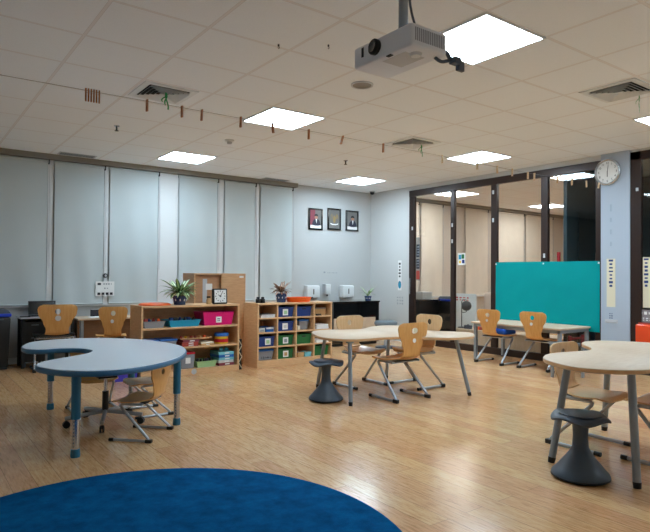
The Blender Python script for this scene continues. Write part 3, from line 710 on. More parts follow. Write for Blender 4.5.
bx('body', M['pinkcab'], -.2, .2, -.35, .22, 0, .87, .006, t); bx('door', M['pinkcab'], -.216, -.201, -.05, .21, .05, .85, .003, t); bx('door', M['pinkcab'], -.216, -.201, -.34, -.06, .05, .85, .003, t)
t = thing('low_bench', 'low beech bench along the far side of the glass', 'bench', (7.7, 5.5, 0))
bx('top', M['beech_top'], -.2, .2, -1.05, 1.05, .262, .288, .004, t); bx('front', M['beech_top'], -.18, -.16, -1.03, 1.03, .02, .262, .002, t); bx('back', M['beech_top'], .16, .18, -1.03, 1.03, .0, .262, .002, t)
for yy in (-1.03, 0, 1.01): bx('side', M['beech_top'], -.16, .16, yy, yy+.02, .0, .262, .002, t)
for nm, m_, x, y, s, h, l in (('toy_block', 'orange', 7.62, 6.12, .06, .07, 'orange toy block on the bench behind the glass'), ('toy_block', 'brick', 7.62, 6.02, .05, .05, 'red toy block on the bench behind the glass'), ('toy_block', 'suit', 7.6, 6.3, .06, .06, 'dark toy block on the bench left of the orange block')):
    t = thing(nm, l, 'toy', (x, y, .2885), 12, 'toys on the bench behind the glass'); bx('block', M[m_], -s/2, s/2, -s, s, 0, h, .006, t); bm = nb(); lathe(bm, [(.02, h), (.018, h+.012), (0, h+.012)], 16); obj('stud', bm, M[m_], t, smooth=40)
bm = nb(); box(bm, 7.3, 7.33, 4.47, 4.51, 1.35, 1.5, .004); tag(obj('fire_extinguisher_sign', bm, M['red']), 'small red tag beside the dark stretch just above the green sheet', 'sign')

# ------------------------------------------------------------------ chairs
def grid_shell(bm, prof, wid, ns=14, th=.011, curve=0, hole=None, corner=None):
    """prof: list of (y,z); wid: width per row; lateral dish 'curve' pushes edges forward/up"""
    N = len(prof); V = []
    for k, (y, z) in enumerate(prof):
        t = Vector((0, prof[min(k+1, N-1)][0]-prof[max(k-1, 0)][0], prof[min(k+1, N-1)][1]-prof[max(k-1, 0)][1])).normalized()
        nr = Vector((0, t.z, -t.y))                     # points forward for the back, down->up fixed below
        row = []
        for i in range(ns+1):
            s = -1+2*i/ns; off = -nr*curve*s*s if False else nr*curve*s*s
            row.append(bm.verts.new(Vector((s*wid[k]/2, y, z))+off))
        V.append(row)
    fs = []
    for k in range(N-1):
        for i in range(ns):
            q = (V[k][i], V[k][i+1], V[k+1][i+1], V[k+1][i])
            c = sum((v.co for v in q), Vector())/4
            if hole and (c.x**2+(c.z-hole[0])**2) < hole[1]**2: continue
            fs.append(bm.faces.new(q))
    for v in [v for v in bm.verts if not v.link_faces]: bm.verts.remove(v)
    if hole:
        for v in bm.verts:
            if v.is_boundary:
                d = math.hypot(v.co.x, v.co.z-hole[0])
                if d < hole[1]*2.0:
                    f = hole[1]/d; v.co.x *= f; v.co.z = hole[0]+(v.co.z-hole[0])*f
    solid(bm, th)
def interp(tab, z):
    for (z0, w0), (z1, w1) in zip(tab, tab[1:]):
        if z0 <= z <= z1:
            t = (z-z0)/(z1-z0); t = t*t*(3-2*t); return w0+(w1-w0)*t
    return tab[-1][1]
def shell_parts(t, m, hole=True, sticker=(), w=1.0, seat_m=None):
    bm = nb(); pr = []; wd = []
    for k in range(15):
        u = k/14; y = .205-.335*u; z = .385-.016*math.sin(PI*u)-.03*max(0, (.16-u)/.16)**2
        pr.append((y, z)); e = min(1, u/.16)
        wd.append(w*(.25+.15*math.sqrt(max(0, 1-(1-e)**2)) if u < .16 else .40-.17*max(0, (u-.45)/.55)**1.6))
    grid_shell(bm, pr, wd, 12, .011, .012)
    obj('seat', bm, seat_m or m, t, smooth=45)
    bm = nb(); pr = []; wd = []
    tab = [(.38, .23), (.45, .215), (.53, .27), (.62, .36), (.67, .375), (.70, .36), (.714, .33), (.7225, .27)]
    for k in range(30):
        u = k/29
        if u < .22:
            a = u/.22*R(86); y = -.1305-.052*math.sin(a)*.9; z = .385+.05*(1-math.cos(a))
        else:
            v = (u-.22)/.78; z = .4315+(.7225-.4315)*v; y = -.1772-.02*v-.006*math.sin(PI*v)
        pr.append((y, z)); wd.append(w*interp(tab, max(.38, z)))
    grid_shell(bm, pr, wd, 20, .011, .012, (.648, .030) if hole else None)
    bk = obj('backrest', bm, m, t, smooth=45)
    for (sx, sz, r_, mm) in sticker:
        bm = nb(); cyl(bm, (sx, -.2105-.0, sz), (sx, -.2125, sz), r_, seg=16)
        obj('sticker', bm, M[mm], bk, smooth=40)
def make_chair(label, group, ply, pads=(), hole=True):
    t = thing('school_chair', label, 'chair', (0, 0, 0), 0, group)
    shell_parts(t, M[ply], hole, pads)
    for s in (-1, 1):
        bm = nb(); tube(bm, fillet([(s*.205, .165, .016), (s*.205, -.185, .016), (s*.165, .135, .352), (s*.165, -.09, .352)], .05, 6), .0128, 10)
        lg = obj('leg', bm, M['steel'], t, smooth=60)
        bm = nb(); cyl(bm, (s*.205, .15, .0155), (s*.205, .192, .0155), .0155, seg=12); obj('foot_cap', bm, M['black'], lg, smooth=40)
        bm = nb(); box(bm, s*.205-.017, s*.205+.017, -.2, -.14, .0, .034, .006); obj('foot_cap', bm, M['black'], lg)
    bm = nb(); tube(bm, [(-.164, -.085, .352), (.164, -.085, .352)], .010, 10); tube(bm, [(-.164, .06, .352), (.164, .06, .352)], .010, 10); obj('crossbar', bm, M['steel'], t, smooth=60)
    bm = nb(); box(bm, -.15, .15, -.11, -.05, .356, .3665, .003); obj('seat_mount', bm, M['black'], t)
    return t
G1, G2, G3, G4 = 'chairs around the middle table', 'chairs at the desk by the glass', 'chairs at the right-hand table', 'small chairs under the kidney table'
cB = make_chair('ply chair with two pale stickers on its back, front of the middle table', G1, 'oakply', ((.0, .652, .026, 'cream'), (-.014, .56, .021, 'paper')))
cB.location = (3.855, 4.02, 0)
cD = make_chair('pale beech chair at the back left of the middle table', G1, 'oakply2'); cD.location = (3.94, 4.70, 0); cD.rotation_euler.z = R(180)
dup(cD, (4.41, 4.335, 0), 90, 'pale beech chair at the right end of the middle table', G1, (1, 1, 1.03))
cE = make_chair('ply chair with a blue cushion at the far desk', G2, 'oakply', ((.0, .652, .022, 'cream'), (.0, .575, .018, 'pale'))); cE.location = (6.475, 4.88, 0); cE.rotation_euler.z = R(-90)
cF = make_chair('ply chair with an open round hole at the far desk, right one', G2, 'oakply', ((.0, .572, .02, 'paper'),)); cF.location = (6.515, 4.24, 0); cF.rotation_euler.z = R(-90)
cG = dup(cD, (3.85, 2.14, 0), 180, 'pale beech chair tucked behind the right-hand table above the stool', G3, (.95, 1, .955))
cH = dup(cD, (3.93, 1.66, 0), 0, 'pale beech chair cut by the right edge of the photo', G3)
cA = make_chair('small ply chair facing left in front of the kidney table', G4, 'oakply'); cA.location = (1.42, 4.13, 0); cA.rotation_euler.z = R(45); cA.scale = (.86, .80, .71)
dup(cA, (1.68, 4.77, 0), 90, 'small ply chair tucked under the right end of the kidney table', G4)
dup(cA, (1.35, 5.16, 0), 180, 'small ply chair tucked under the far side of the kidney table', G4)
t = thing('seat_cushion', 'blue cushion lying on the seat of the far desk chair', 'cushion', (6.545, 4.88, .392), -90)
bm = nb(); box(bm, -.17, .17, -.13, .12, 0, .05, .018, 3)
for v in bm.verts: v.co.z += .03*max(0, -v.co.y)*6*(v.co.z/.05)
obj('pad', bm, M['seatblue'], t, smooth=40); bm = nb(); box(bm, .15, .16, -.13, -.121, .004, .03, .002); obj('tie', bm, M['seatblue'], t)

# wall-desk chairs: bigger swivel type with ply shell
def make_office(label):
    t = thing('desk_chair', label, 'chair', (0, 0, 0), 0, 'ply chairs at the wall desks')
    shell_parts(t, M['oakply'], True, ((0, .575, .03, 'pale'),), 1.06, M['black'])
    for s in (-1, 1):
        bm = nb(); tube(bm, fillet([(s*.22, .17, .016), (s*.22, -.19, .016), (s*.185, .13, .352), (s*.185, -.09, .352)], .05, 6), .012, 10)
        lg = obj('leg', bm, M['chrome'], t, smooth=60)
        bm = nb(); box(bm, s*.22-.017, s*.22+.017, -.205, -.145, 0, .034, .006); obj('foot_cap', bm, M['black'], lg)
        bm = nb(); cyl(bm, (s*.22, .15, .0155), (s*.22, .195, .0155), .0155, seg=12); obj('foot_cap', bm, M['black'], lg)
    bm = nb(); tube(bm, [(-.184, -.08, .352), (.184, -.08, .352)], .010, 10); tube(bm, [(-.184, .06, .352), (.184, .06, .352)], .010, 10); obj('crossbar', bm, M['chrome'], t, smooth=60)
    return t
o1 = make_office('ply desk chair with a white card in its round hole, left desk'); o1.location = (1.53, 7.57, 0); o1.rotation_euler.z = R(-4); o1.scale = (1.1, 1, 1.09)
bm = nb(); box(bm, -.012, .012, -.2145, -.2115, .615, .675, .001); obj('white_card', bm, M['paper'], o1)
o2 = dup(cB, (2.09, 7.2, 0), -12, 'ply chair at the beech wall desk beside the shelf unit', 'ply chairs at the wall desks', (.88, 1, 1.06))

# swivel stool under the kidney table
t = thing('swivel_stool', 'swivel seat on a five-star caster base under the kidney table', 'stool', (1.30, 4.62, 0))
bm = nb(); lathe(bm, [(0, .385), (.16, .385), (.175, .395), (.175, .402), (.16, .41), (0, .405)], 32); obj('seat', bm, M['oakply2'], t, smooth=40)
bm = nb(); box(bm, -.07, .07, -.07, .07, .355, .384, .006); obj('seat_mount', bm, M['black'], t)
bm = nb(); cyl(bm, (0, 0, .1), (0, 0, .25), .024); obj('gas_sleeve', bm, M['black'], t, smooth=40)
bm = nb(); cyl(bm, (0, 0, .25), (0, 0, .355), .014); obj('gas_lift', bm, M['chrome'], t, smooth=40)
for k in range(5):
    a = R(72*k-110); d = Vector((math.cos(a), math.sin(a), 0)); bm = nb()
    tube(bm, [d*.02+Vector((0, 0, .095)), d*.15+Vector((0, 0, .085)), d*.29+Vector((0, 0, .07))], .016, 8); lg = obj('leg', bm, M['steel'], t, smooth=60)
    bm = nb(); n_ = Vector((-d.y, d.x, 0)); p = d*.28+Vector((0, 0, .0262))
    cyl(bm, p-n_*.016, p-n_*.004, .026); cyl(bm, p+n_*.004, p+n_*.016, .026); cyl(bm, p, p+Vector((0, 0, .035)), .006); obj('caster', bm, M['black'], lg, smooth=40)

# ------------------------------------------------------------------ tables
KP = [(.81, 5.24), (.95, 5.50), (1.23, 5.57), (1.57, 5.41), (1.80, 5.07), (1.88, 4.60), (1.80, 4.24), (1.60, 3.91), (1.32, 3.68), (1.04, 3.61), (.82, 3.74), (.715, 3.96), (.715, 4.12), (.81, 4.25), (.97, 4.36), (1.13, 4.49), (1.19, 4.63), (1.15, 4.80), (1.02, 4.88), (.87, 4.89), (.79, 5.01)]
KC = (1.3, 4.6)
t = thing('kidney_table', 'white horseshoe activity table with blue edge and adjustable legs', 'table', (KC[0], KC[1], 0))
poly = crom([(x-KC[0], y-KC[1]) for x, y in KP], 6)
bm = nb(); prism(bm, poly, .532, .566, .006); obj('edge_band', bm, M['blue_edge'], t, smooth=50)
bm = nb(); prism(bm, inset(poly, .008), .5662, .570, .0012); obj('tabletop', bm, M['white_top'], t, smooth=30)
for (x, y) in ((.91, 3.875), (1.735, 4.265), (1.05, 5.35), (1.66, 5.12)):
    x -= KC[0]; y -= KC[1]; bm = nb()
    cyl(bm, (x, y, .24), (x, y, .5315), .029, seg=20); lg = obj('leg', bm, M['blue_leg'], t, smooth=40)
    bm = nb(); cyl(bm, (x, y, .045), (x, y, .24), .023, seg=20); ins = obj('height_tube', bm, M['chrome'], lg, smooth=40)
    bm = nb()
    for k in range(8): cyl(bm, (x-.017, y-.0175, .07+k*.022), (x-.0155, y-.0185, .07+k*.022), .005, seg=10)
    obj('height_holes', bm, M['ink_d'], lg)
    bm = nb(); lathe(bm, [(0, 0), (.028, 0), (.03, .012), (.027, .05), (.0232, .052)], 20, (x, y, 0)); obj('foot', bm, M['blue_leg'], lg, smooth=40)

def lobed_table(label, pts, z, legs, cx, cy, lr):
    t = thing('lobed_table', label, 'table', (cx, cy, 0), 0, 'beech tables with lobed tops')
    poly = crom([(x-cx, y-cy) for x, y in pts], 6)
    bm = nb(); prism(bm, poly, z-.026, z, .003); obj('tabletop', bm, M['beech_top'], t, smooth=50)
    bm = nb(); prism(bm, inset(poly, -.0006), z-.022, z-.004); obj('edge_band', bm, M['beech'], t, smooth=50)
    for fx, fy, tx, ty in legs:
        a, b_ = Vector((fx-cx, fy-cy, 0)), Vector((tx-cx, ty-cy, z-.034)); bm = nb(); u = (b_-a).normalized()
        cyl(bm, a+u*.03, b_, lr*.95, lr, 18); lg = obj('leg', bm, M['leg_grey'], t, smooth=40)
        bm = nb(); cyl(bm, a+Vector((0, 0, .0)), a+u*.034, lr*.9, lr*1.04, 18); obj('foot', bm, M['black'], lg, smooth=40)
        bm = nb(); cyl(bm, b_-Vector((0, 0, .006)), b_+Vector((0, 0, .0078)), lr*1.9, seg=20); obj('mount_plate', bm, M['leg_grey'], lg, smooth=40)
    return t
lobed_table('pale beech lobed table in the middle of the room', [(3.23, 4.52), (3.38, 4.80), (3.60, 4.90), (3.82, 4.83), (4.02, 4.78), (4.27, 4.92), (4.52, 4.97), (4.68, 4.80), (4.60, 4.56), (4.50, 4.32), (4.6, 4.1), (4.72, 3.9), (4.56, 3.7), (4.36, 3.61), (4.14, 3.66), (3.98, 3.82), (3.82, 3.96), (3.62, 4.02), (3.38, 4.02), (3.23, 4.12), (3.17, 4.32)], .584,
            [(3.235, 3.99, 3.31, 4.10), (4.475, 3.685, 4.40, 3.80), (3.49, 4.85, 3.53, 4.77), (4.44, 4.84, 4.42, 4.78)], 4.0, 4.3, .019)
lobed_table('pale beech lobed table at the right edge with a stool before it', [(3.03, 1.86), (3.16, 2.06), (3.38, 2.16), (3.6, 2.135), (3.76, 2.11), (3.92, 2.18), (4.1, 2.35), (4.28, 2.41), (4.46, 2.34), (4.6, 2.1), (4.62, 1.85), (4.66, 1.6), (4.62, 1.3), (4.4, 1.1), (4.15, 1.08), (3.95, 1.2), (3.75, 1.4), (3.5, 1.48), (3.25, 1.49), (3.09, 1.58), (3.01, 1.72)], .664,
            [(3.275, 1.56, 3.33, 1.62), (3.29, 2.09, 3.40, 2.04), (4.31, 2.29, 4.24, 2.22), (4.35, 1.2, 4.28, 1.3)], 3.8, 1.85, .0225).location = (3.804, 1.832, 0)

# wobble stools
def stool(x, y, label, rz):
    t = thing('wobble_stool', label, 'stool', (x, y, 0), rz, 'dark grey wobble stools')
    bm = nb(); wav = lambda r, a: -.012*(1+math.cos(4*a))*max(0, (r-.1)/.06)
    lathe(bm, [(0, .352), (.10, .352), (.142, .344), (.158, .348), (.162, .358), (.156, .366), (.14, .37), (.12, .367), (0, .367)], 48, fz=wav); obj('seat', bm, M['slate'], t, smooth=50)
    bm = nb(); lathe(bm, [(0, .3675), (.118, .3675), (.118, .371), (.11, .373), (0, .373)], 40); obj('seat_pad', bm, M['slate'], t, smooth=40)
    bm = nb(); lathe(bm, [(.09, .351), (.055, .335), (.044, .30), (.041, .24), (.045, .18), (.06, .15), (.09, .11), (.13, .06), (.155, .035), (.16, .022)], 48); obj('column', bm, M['slate'], t, smooth=60)
    bm = nb(); lathe(bm, [(.16, .0215), (.161, .014), (.15, .006), (.08, .0), (0, 0)], 48); obj('base', bm, M['dark'], t, smooth=60)
stool(3.2, 4.31, 'dark grey wobble stool at the left of the middle table', 20)
stool(3.185, 1.818, 'dark grey wobble stool in front of the right-hand table', 40)

# desk by the glass
t = thing('glass_desk', 'long pale desk with grey legs standing by the glass screen', 'desk', (6.77, 4.6, 0))
bx('desktop', M['beech_top'], -.34, .342, -.68, .68, .508, .53, .003, t)
bm = nb()
box(bm, -.31, .33, -.65, -.62, .465, .505, .002); box(bm, -.31, .33, .62, .65, .465, .505, .002); box(bm, -.31, -.28, -.62, .62, .465, .505, .002); box(bm, .3, .33, -.62, .62, .465, .505, .002); obj('apron', bm, M['leg_grey'], t)
for sx in (-.31, .30):
    for sy in (-.655, .615):
        bm = nb(); box(bm, sx, sx+.04, sy, sy+.04, .01, .507, .004); lg = obj('leg', bm, M['leg_grey'], t); bx('foot', M['black'], sx-.002, sx+.042, sy-.002, sy+.042, 0, .012, .002, lg)
# red framed chair behind the right-hand table
t = thing('red_frame_chair', 'small grey-seated chair with a dark red frame near the pillar', 'chair', (6.22, 3.75, 0))
bm = nb(); box(bm, -.16, .14, -.13, .09, .36, .395, .01); obj('seat', bm, M['grey'], t)
for sx, sy in ((-.15, -.165), (.12, -.165), (-.15, .05), (.12, .05)):
    bm = nb(); box(bm, sx, sx+.03, sy, sy+.03, 0, .359, .004); obj('leg', bm, M['leg_grey'], t)
    if sy < 0: bm = nb(); box(bm, sx, sx+.03, sy, sy+.03, .3595, .495, .004); obj('post', bm, M['darkred'], t)
bm = nb(); box(bm, -.12, .12, -.158, -.145, .45, .472, .003); obj('back_rail', bm, M['darkred'], t)

# ------------------------------------------------------------------ rug
bm = nb(); lathe(bm, [(0, 0), (1.128, 0), (1.135, .004), (1.13, .012), (1.12, .014), (0, .014)], 160)
t = tag(obj('round_rug', bm, M['rug'], None, (.775, 2.289, .0005), 40), 'large round deep blue rug on the wooden floor', 'rug')

# ------------------------------------------------------------------ shelf units
Y0, Y1 = 6.26, 6.64
t = thing('shelf_unit', 'beech open shelf unit with three rows of boxes and trays', 'shelf', (2.13, Y0, 0))
W1 = 1.2; D = Y1-Y0
bx('side_panel', M['beech'], 0, .022, 0, D, 0, .78, .002, t); bx('side_panel', M['beech'], W1-.022, W1, 0, D, 0, .78, .002, t)
bx('top_panel', M['beech'], 0, W1, -.005, D, .7802, .803, .003, t); bx('back_panel', M['beech'], .0225, W1-.0225, D-.012, D-.001, .07, .779, .0, t)
bx('base_panel', M['beech'], .0225, W1-.0225, .002, D-.015, 0, .068, .002, t)
for z in (.535, .305): bx('shelf', M['beech'], .0225, W1-.0225, .003, D-.0135, z, z+.02, .002, t)
bm = nb(); cyl(bm, (.62, .0015, .035), (.62, .0003, .035), .032, seg=18); obj('sticker', bm, M['grey_w'], t)
U0, U1 = 3.56, 4.71
t = thing('cubby_unit', 'beech cubby unit of sixteen compartments with blue and green bins', 'shelf', (U0, 6.22, 0)); D2 = .36
W2 = U1-U0; Z2 = (.09, .26, .44, .62)
bx('side_panel', M['beech'], 0, .02, 0, D2, 0, .78, .002, t); bx('side_panel', M['beech'], W2-.02, W2, 0, D2, 0, .78, .002, t)
bx('top_panel', M['beech'], -.003, W2+.003, -.004, D2, .7802, .803, .003, t); bx('back_panel', M['beech'], .0205, W2-.0205, D2-.012, D2-.001, .09, .779, 0, t)
bx('base_panel', M['beech'], .0205, W2-.0205, .002, D2-.014, 0, .088, .002, t)
cw = (W2-.02)/4
for k in (1, 2, 3): bx('divider', M['beech'], k*cw, k*cw+.018, .002, D2-.0125, .0885, .7795, .001, t)
for z in Z2[1:]:
    for k in range(4): bx('shelf', M['beech'], (k*cw+.0185) if k else .0205, ((k+1)*cw-.0005) if k < 3 else W2-.0205, .003, D2-.0125, z-.016, z, .001, t)
def cub(c, r):    # centre x, floor z of a cubby; r 0 = top row
    return U0+c*cw+.01+cw/2, (.0885, .2605, .4405, .6205)[3-r]
def cubby_bin(c, r, m, label, card=None, grp=None):
    x, z = cub(c, r); t = thing('storage_bin', label, 'bin', (x, 6.235+.16, z), 0, grp or 'bins in the cubby unit')
    w, h, d = .232, .125, .28
    bm = nb(); openbox(bm, w*.9, d*.95, w, d, h); obj('tub', bm, M[m], t)
    bm = nb()
    for a in ((-w/2-.004, w/2+.004, -d/2-.004, -d/2+.004), (-w/2-.004, w/2+.004, d/2-.004, d/2+.004), (-w/2-.004, -w/2+.004, -d/2+.004, d/2-.004), (w/2-.004, w/2+.004, -d/2+.004, d/2-.004)): box(bm, *a, h-.012, h, .001)
    obj('rim', bm, M[m], t)
    bx('hand_hole', M['dark'], -.03, .03, -d/2+.0005, -d/2+.003, h-.036, h-.02, .001, t)
    if card: 
        q = (random.Random(c*7+r).uniform(-.02, .02))
        bx('label_card', M['paper'], -.04+q, .04+q, -d/2-.001, -d/2+.001, .02, .1, 0, t); bx('card_picture', M[card], -.022+q, .022+q, -d/2-.002, -d/2-.001, .035, .08, 0, t.children[-1])
cubby_bin(1, 0, 'navy', 'navy bin with a picture card, top row second column', 'mint'); cubby_bin(2, 0, 'navy', 'plain navy bin without a card, top row third column')
cubby_bin(1, 1, 'navy', 'navy bin with a tilted card, second row below another navy bin', 'pale'); cubby_bin(0, 2, 'navy', 'navy bin with a card, third row at the left side', 'mint')
cubby_bin(1, 2, 'dgreen', 'green bin with a card, third row second column', 'ink_g'); cubby_bin(2, 2, 'dgreen', 'plain green bin, third row third column'); cubby_bin(1, 3, 'dgreen', 'green bin with a card, bottom row second column', 'tan')
cubby_bin(3, 3, 'dgreen', 'plain green bin in the bottom right cubby')
def clearbin(x, y, z, w, d, h, label, body, lid, grp, name='lidded_box', fill=None):
    t = thing(name, label, 'box', (x, y, z), 0, grp)
    bm = nb(); taper(bm, 0, 0, 0, h, w*.88, d*.9, w, d, .008); obj('tub', bm, M[body], t)
    bm = nb(); box(bm, -w/2-.004, w/2+.004, -d/2-.004, d/2+.004, h+.0005, h+.022, .005); obj('lid', bm, M[lid], t)
    if fill:
        bm = nb(); marks(bm, -w*.36, w*.36, .02, h*.8, -d*.45-.0045, 4, 5, .8, int(x*100)); o = obj('contents_pattern', bm, M[fill], t)
    return t
x, z = cub(0, 3); clearbin(x, 6.4, z, .22, .27, .112, 'clear patterned box with a blue lid, bottom left cubby', 'clear', 'cyan_lid', 'boxes in the cubby unit', fill='suit')
x, z = cub(2, 1); clearbin(x+.02, 6.38, z, .15, .18, .112, 'clear box with a blue lid in the third column', 'clear', 'cyan_lid', 'boxes in the cubby unit')
t = thing('paper_box', 'small cream box left of the blue-lidded box in the cubby unit', 'box', (x-.085, 6.3, z+.0005)); bx('body', M['cream'], -.02, .02, -.05, .05, 0, .05, .002, t); bx('lid', M['pale'], -.021, .021, -.051, .051, .0505, .058, .001, t)
def stack(x, y, z, w, d, layers, label_fn, grp, name='book', cat='book', seed=1, th=(.008, .014), pages=True):
    rnd = random.Random(seed); zz = z+.0008
    for k, mm in enumerate(layers):
        h = rnd.uniform(*th); t = thing(name, label_fn(k), cat, (x+rnd.uniform(-.006, .006), y, zz), rnd.uniform(-3, 3), grp)
        bx('cover', M[mm], -w/2, w/2, -d/2, d/2, 0, h, .0015, t); bx('page_block' if pages else 'end_label', M['paper'], -w/2+.003 if pages else -w*.1, w/2-.003 if pages else w*.2, -d/2-.0006, -d/2+.004, .002 if pages else h*.3, h-.002 if pages else h*.75, 0, t); zz += h+.0008
    return zz
ordn = ('lowest', 'second lowest', 'middle', 'second highest', 'topmost', 'extra')
x, z = cub(0, 0); stack(x+.01, 6.34, z, .2, .2, ('pale', 'grey_w', 'pale', 'grey'), lambda k: f'grey pad in the top left cubby, {("lowest", "second lowest", "second highest", "topmost")[k]} of its stack', 'grey pads in the top left cubby', 'paper_pad', 'pad', 3)
x, z = cub(0, 1); t = thing('tray_box', 'low blue box at the right of the second-row left cubby', 'box', (x+.045, 6.34, z+.0005)); bm = nb(); openbox(bm, .11, .17, .12, .18, .06); obj('tub', bm, M['cyan_lid'], t); bx('paper_strip', M['pale'], -.055, .055, -.092, -.0905, .035, .058, 0, t)
t = thing('tray_box', 'low grey box at the left of the second-row left cubby', 'box', (x-.065, 6.34, z+.0005)); bm = nb(); openbox(bm, .08, .16, .085, .17, .05); obj('tub', bm, M['pale'], t); bx('paper_strip', M['ink_g'], -.03, .03, -.087, -.0855, .01, .03, 0, t)
x, z = cub(2, 3)
for dx, mm, l in ((-.05, 'tan', 'tan little box in the bottom row third cubby'), (.065, 'aqua', 'aqua little box in the bottom row third cubby')):
    t = thing('little_box', l, 'box', (x+dx, 6.31, z+.0005), 0, 'little boxes in the cubby unit'); bm = nb(); openbox(bm, .09, .12, .1, .13, .062); obj('tub', bm, M[mm], t); bx('contents', M['paper'], -.04, .04, -.05, .05, .045, .055, 0, t)
x, z = cub(3, 0); t = thing('book_bundle', 'short beige box in the top right cubby', 'box', (x+.01, 6.4, z+.0005)); bx('body', M['tan'], -.09, .09, -.1, .1, 0, .08, .003, t); bx('lid', M['pelmet'], -.092, .092, -.102, .102, .0805, .1, .002, t)
t = thing('stapler', 'small black stapler in the top right cubby', 'stapler', (x-.05, 6.25, z+.0005)); bx('base', M['black'], -.04, .04, -.014, .014, 0, .008, .002, t); bx('arm', M['black'], -.04, .035, -.012, .012, .010, .024, .004, t)
for r, nn in ((1, 5), (2, 3)):
    x, z = cub(3, r); stack(x, 6.34, z, .2, .22, ('paper',)*nn, lambda k, r=r: 'white paper pad in the right column, ' + ('second row, ' if r == 1 else 'third row, ') + ordn[k] + ' of its stack', 'white pads in the right column', 'paper_pad', 'pad', 9+r, (.010, .013))

# shelf one contents
G5 = 'trays and boxes on the shelf unit'
def tray(x0, x1, z, h, m, label, fill=(), d=.27, y=None, name='tray', card=None):
    x = (x0+x1)/2; w = x1-x0; y = y or Y0+.02+d/2+.01
    t = thing(name, label, 'tray', (x, y, z+.0005), 0, G5); bm = nb(); openbox(bm, w*.88, d*.9, w, d, h); obj('tub', bm, M[m], t)
    bm = nb()
    for a in ((-w/2-.005, w/2+.005, -d/2-.005, -d/2+.004), (-w/2-.005, w/2+.005, d/2-.004, d/2+.005), (-w/2-.005, -w/2+.004, -d/2+.004, d/2-.004), (w/2-.004, w/2+.005, -d/2+.004, d/2-.004)): box(bm, *a, h-.008, h, .001)
    obj('rim', bm, M[m], t)
    if card:
        bx('label_card', M['paper'], -.035, .035, -d/2-.001, -d/2+.002, .03, .1, 0, t); bm = nb(); marks(bm, -.02, .02, .045, .085, -d/2-.001, 2, 2, .9, 41); obj('card_picture', bm, M['ink'], t.children[-1])
    return t, x, y, w, d
def toys(x0, x1, y, z, mats, label, grp, n=6, seed=1, s=.035, hf=1.8):
    rnd = random.Random(seed)
    for k in range(n):
        xx = x0+(x1-x0)*(k+.5)/n; q = rnd.choice((0, 1, 2)); nm = mats[k % len(mats)]; bm = nb(); e = min(s, (x1-x0)/n*.42)
        if q == 0: box(bm, -e, e, -e, e, 0, e*hf, e*.3)
        elif q == 1: ball(bm, (0, 0, e*hf*.5), e, 1, 1, hf*.5)
        else: lathe(bm, [(0, 0), (e, 0), (e, e*hf*.6), (e*.5, e*hf), (0, e*hf*1.05)], 16)
        pos = ('leftmost', 'second from the left', 'third from the left', 'fourth from the left', 'fifth from the left', 'sixth from the left', 'seventh from the left')[k]
        tag(obj('toy_piece', bm, M[nm], None, (xx, y+rnd.uniform(-.02, .02), z), 40), label.replace('@', pos), 'toy', grp)
tz = .555
t, x, y, w, d = tray(2.17, 2.41, tz, .075, 'clear', 'clear shallow box of toys at the left of the top row'); toys(2.19, 2.39, y-.04, tz+.0055, ('brick', 'navy', 'brick', 'orange'), 'coloured toy in the clear top-row box, @ there', 'toys in the clear box', 4, 2, .045, 4.6)
t, x, y, w, d = tray(2.46, 2.84, tz, .075, 'cyan', 'bright cyan shallow tray in the top row'); toys(2.49, 2.81, y-.04, tz+.0055, ('navy', 'dark', 'navy', 'suit', 'navy', 'dark'), 'dark blue toy in the cyan tray, @ there', 'toys in the cyan tray', 6, 3, .045, 4.4)
t, x, y, w, d = tray(2.87, 3.27, tz, .155, 'pink', 'large magenta pink box with a white picture card, top right', name='pink_box', card=True); toys(2.92, 3.22, y, tz+.08, ('cyan_lid',), 'blue lump showing above the pink box, @ there', 'toys in the pink box', 4, 5, .05)
mz = .325
for (a, b_, l) in ((2.165, 2.345, 'grey-blue lidded box at the left of the middle row'), (2.355, 2.56, 'grey-blue lidded box second from the left of the middle row')):
    clearbin((a+b_)/2, Y0+.14, mz+.0005, b_-a-.012, .22, .075, l, 'clear', 'cyan_lid', 'blue-lidded boxes on the shelf unit', fill='suit')
zz = stack(2.72, Y0+.14, mz, .2, .22, ('brick', 'brick', 'print_red'), lambda k: f'red game box in the middle row, {("lowest", "middle", "topmost")[k]} of the pile', 'red game boxes', 'game_box', 'box', 4, (.022, .028), False)
t, x, y, w, d = tray(2.60, 2.98, zz, .018, 'beech', 'thin wooden tray of sticks on the red game boxes', d=.22); toys(2.62, 2.96, y, zz+.0055, ('brick', 'yellow', 'brick', 'print_red', 'tan', 'orange'), 'small coloured stick on the thin wooden tray, @ there', 'pieces on the thin wooden tray', 6, 6, .016)
stack(2.92, Y0+.13, mz, .16, .2, ('tan', 'cream'), lambda k: f'tan card box in the middle row, {("lower", "upper")[k]} one', 'tan card boxes', 'game_box', 'box', 5, (.014, .02), False)
t = thing('play_tub', 'round yellow tub with a blue lid in the middle row', 'tub', (3.15, Y0+.12, mz+.0005)); bm = nb(); lathe(bm, [(0, 0), (.078, 0), (.082, .09), (0, .09)], 32); obj('tub', bm, M['yellow'], t, smooth=40)
bm = nb(); lathe(bm, [(0, .0905), (.088, .0905), (.09, .115), (.08, .13), (0, .132)], 32); obj('lid', bm, M['cyan_lid'], t, smooth=40); bm = nb(); lathe(bm, [(.0832, .02), (.0838, .06)], 32); obj('band', bm, M['red'], t, smooth=40)
bz = .0685
clearbin(2.69, Y0+.16, bz, .17, .26, .165, 'clear tall box with a red lid in the bottom row', 'clear', 'red', G5); bx('label_card', M['paper'], -.03, .03, -.127, -.122, .06, .13, 0, [o for o in bpy.data.objects if o.get('label', '').startswith('clear tall box')][0])
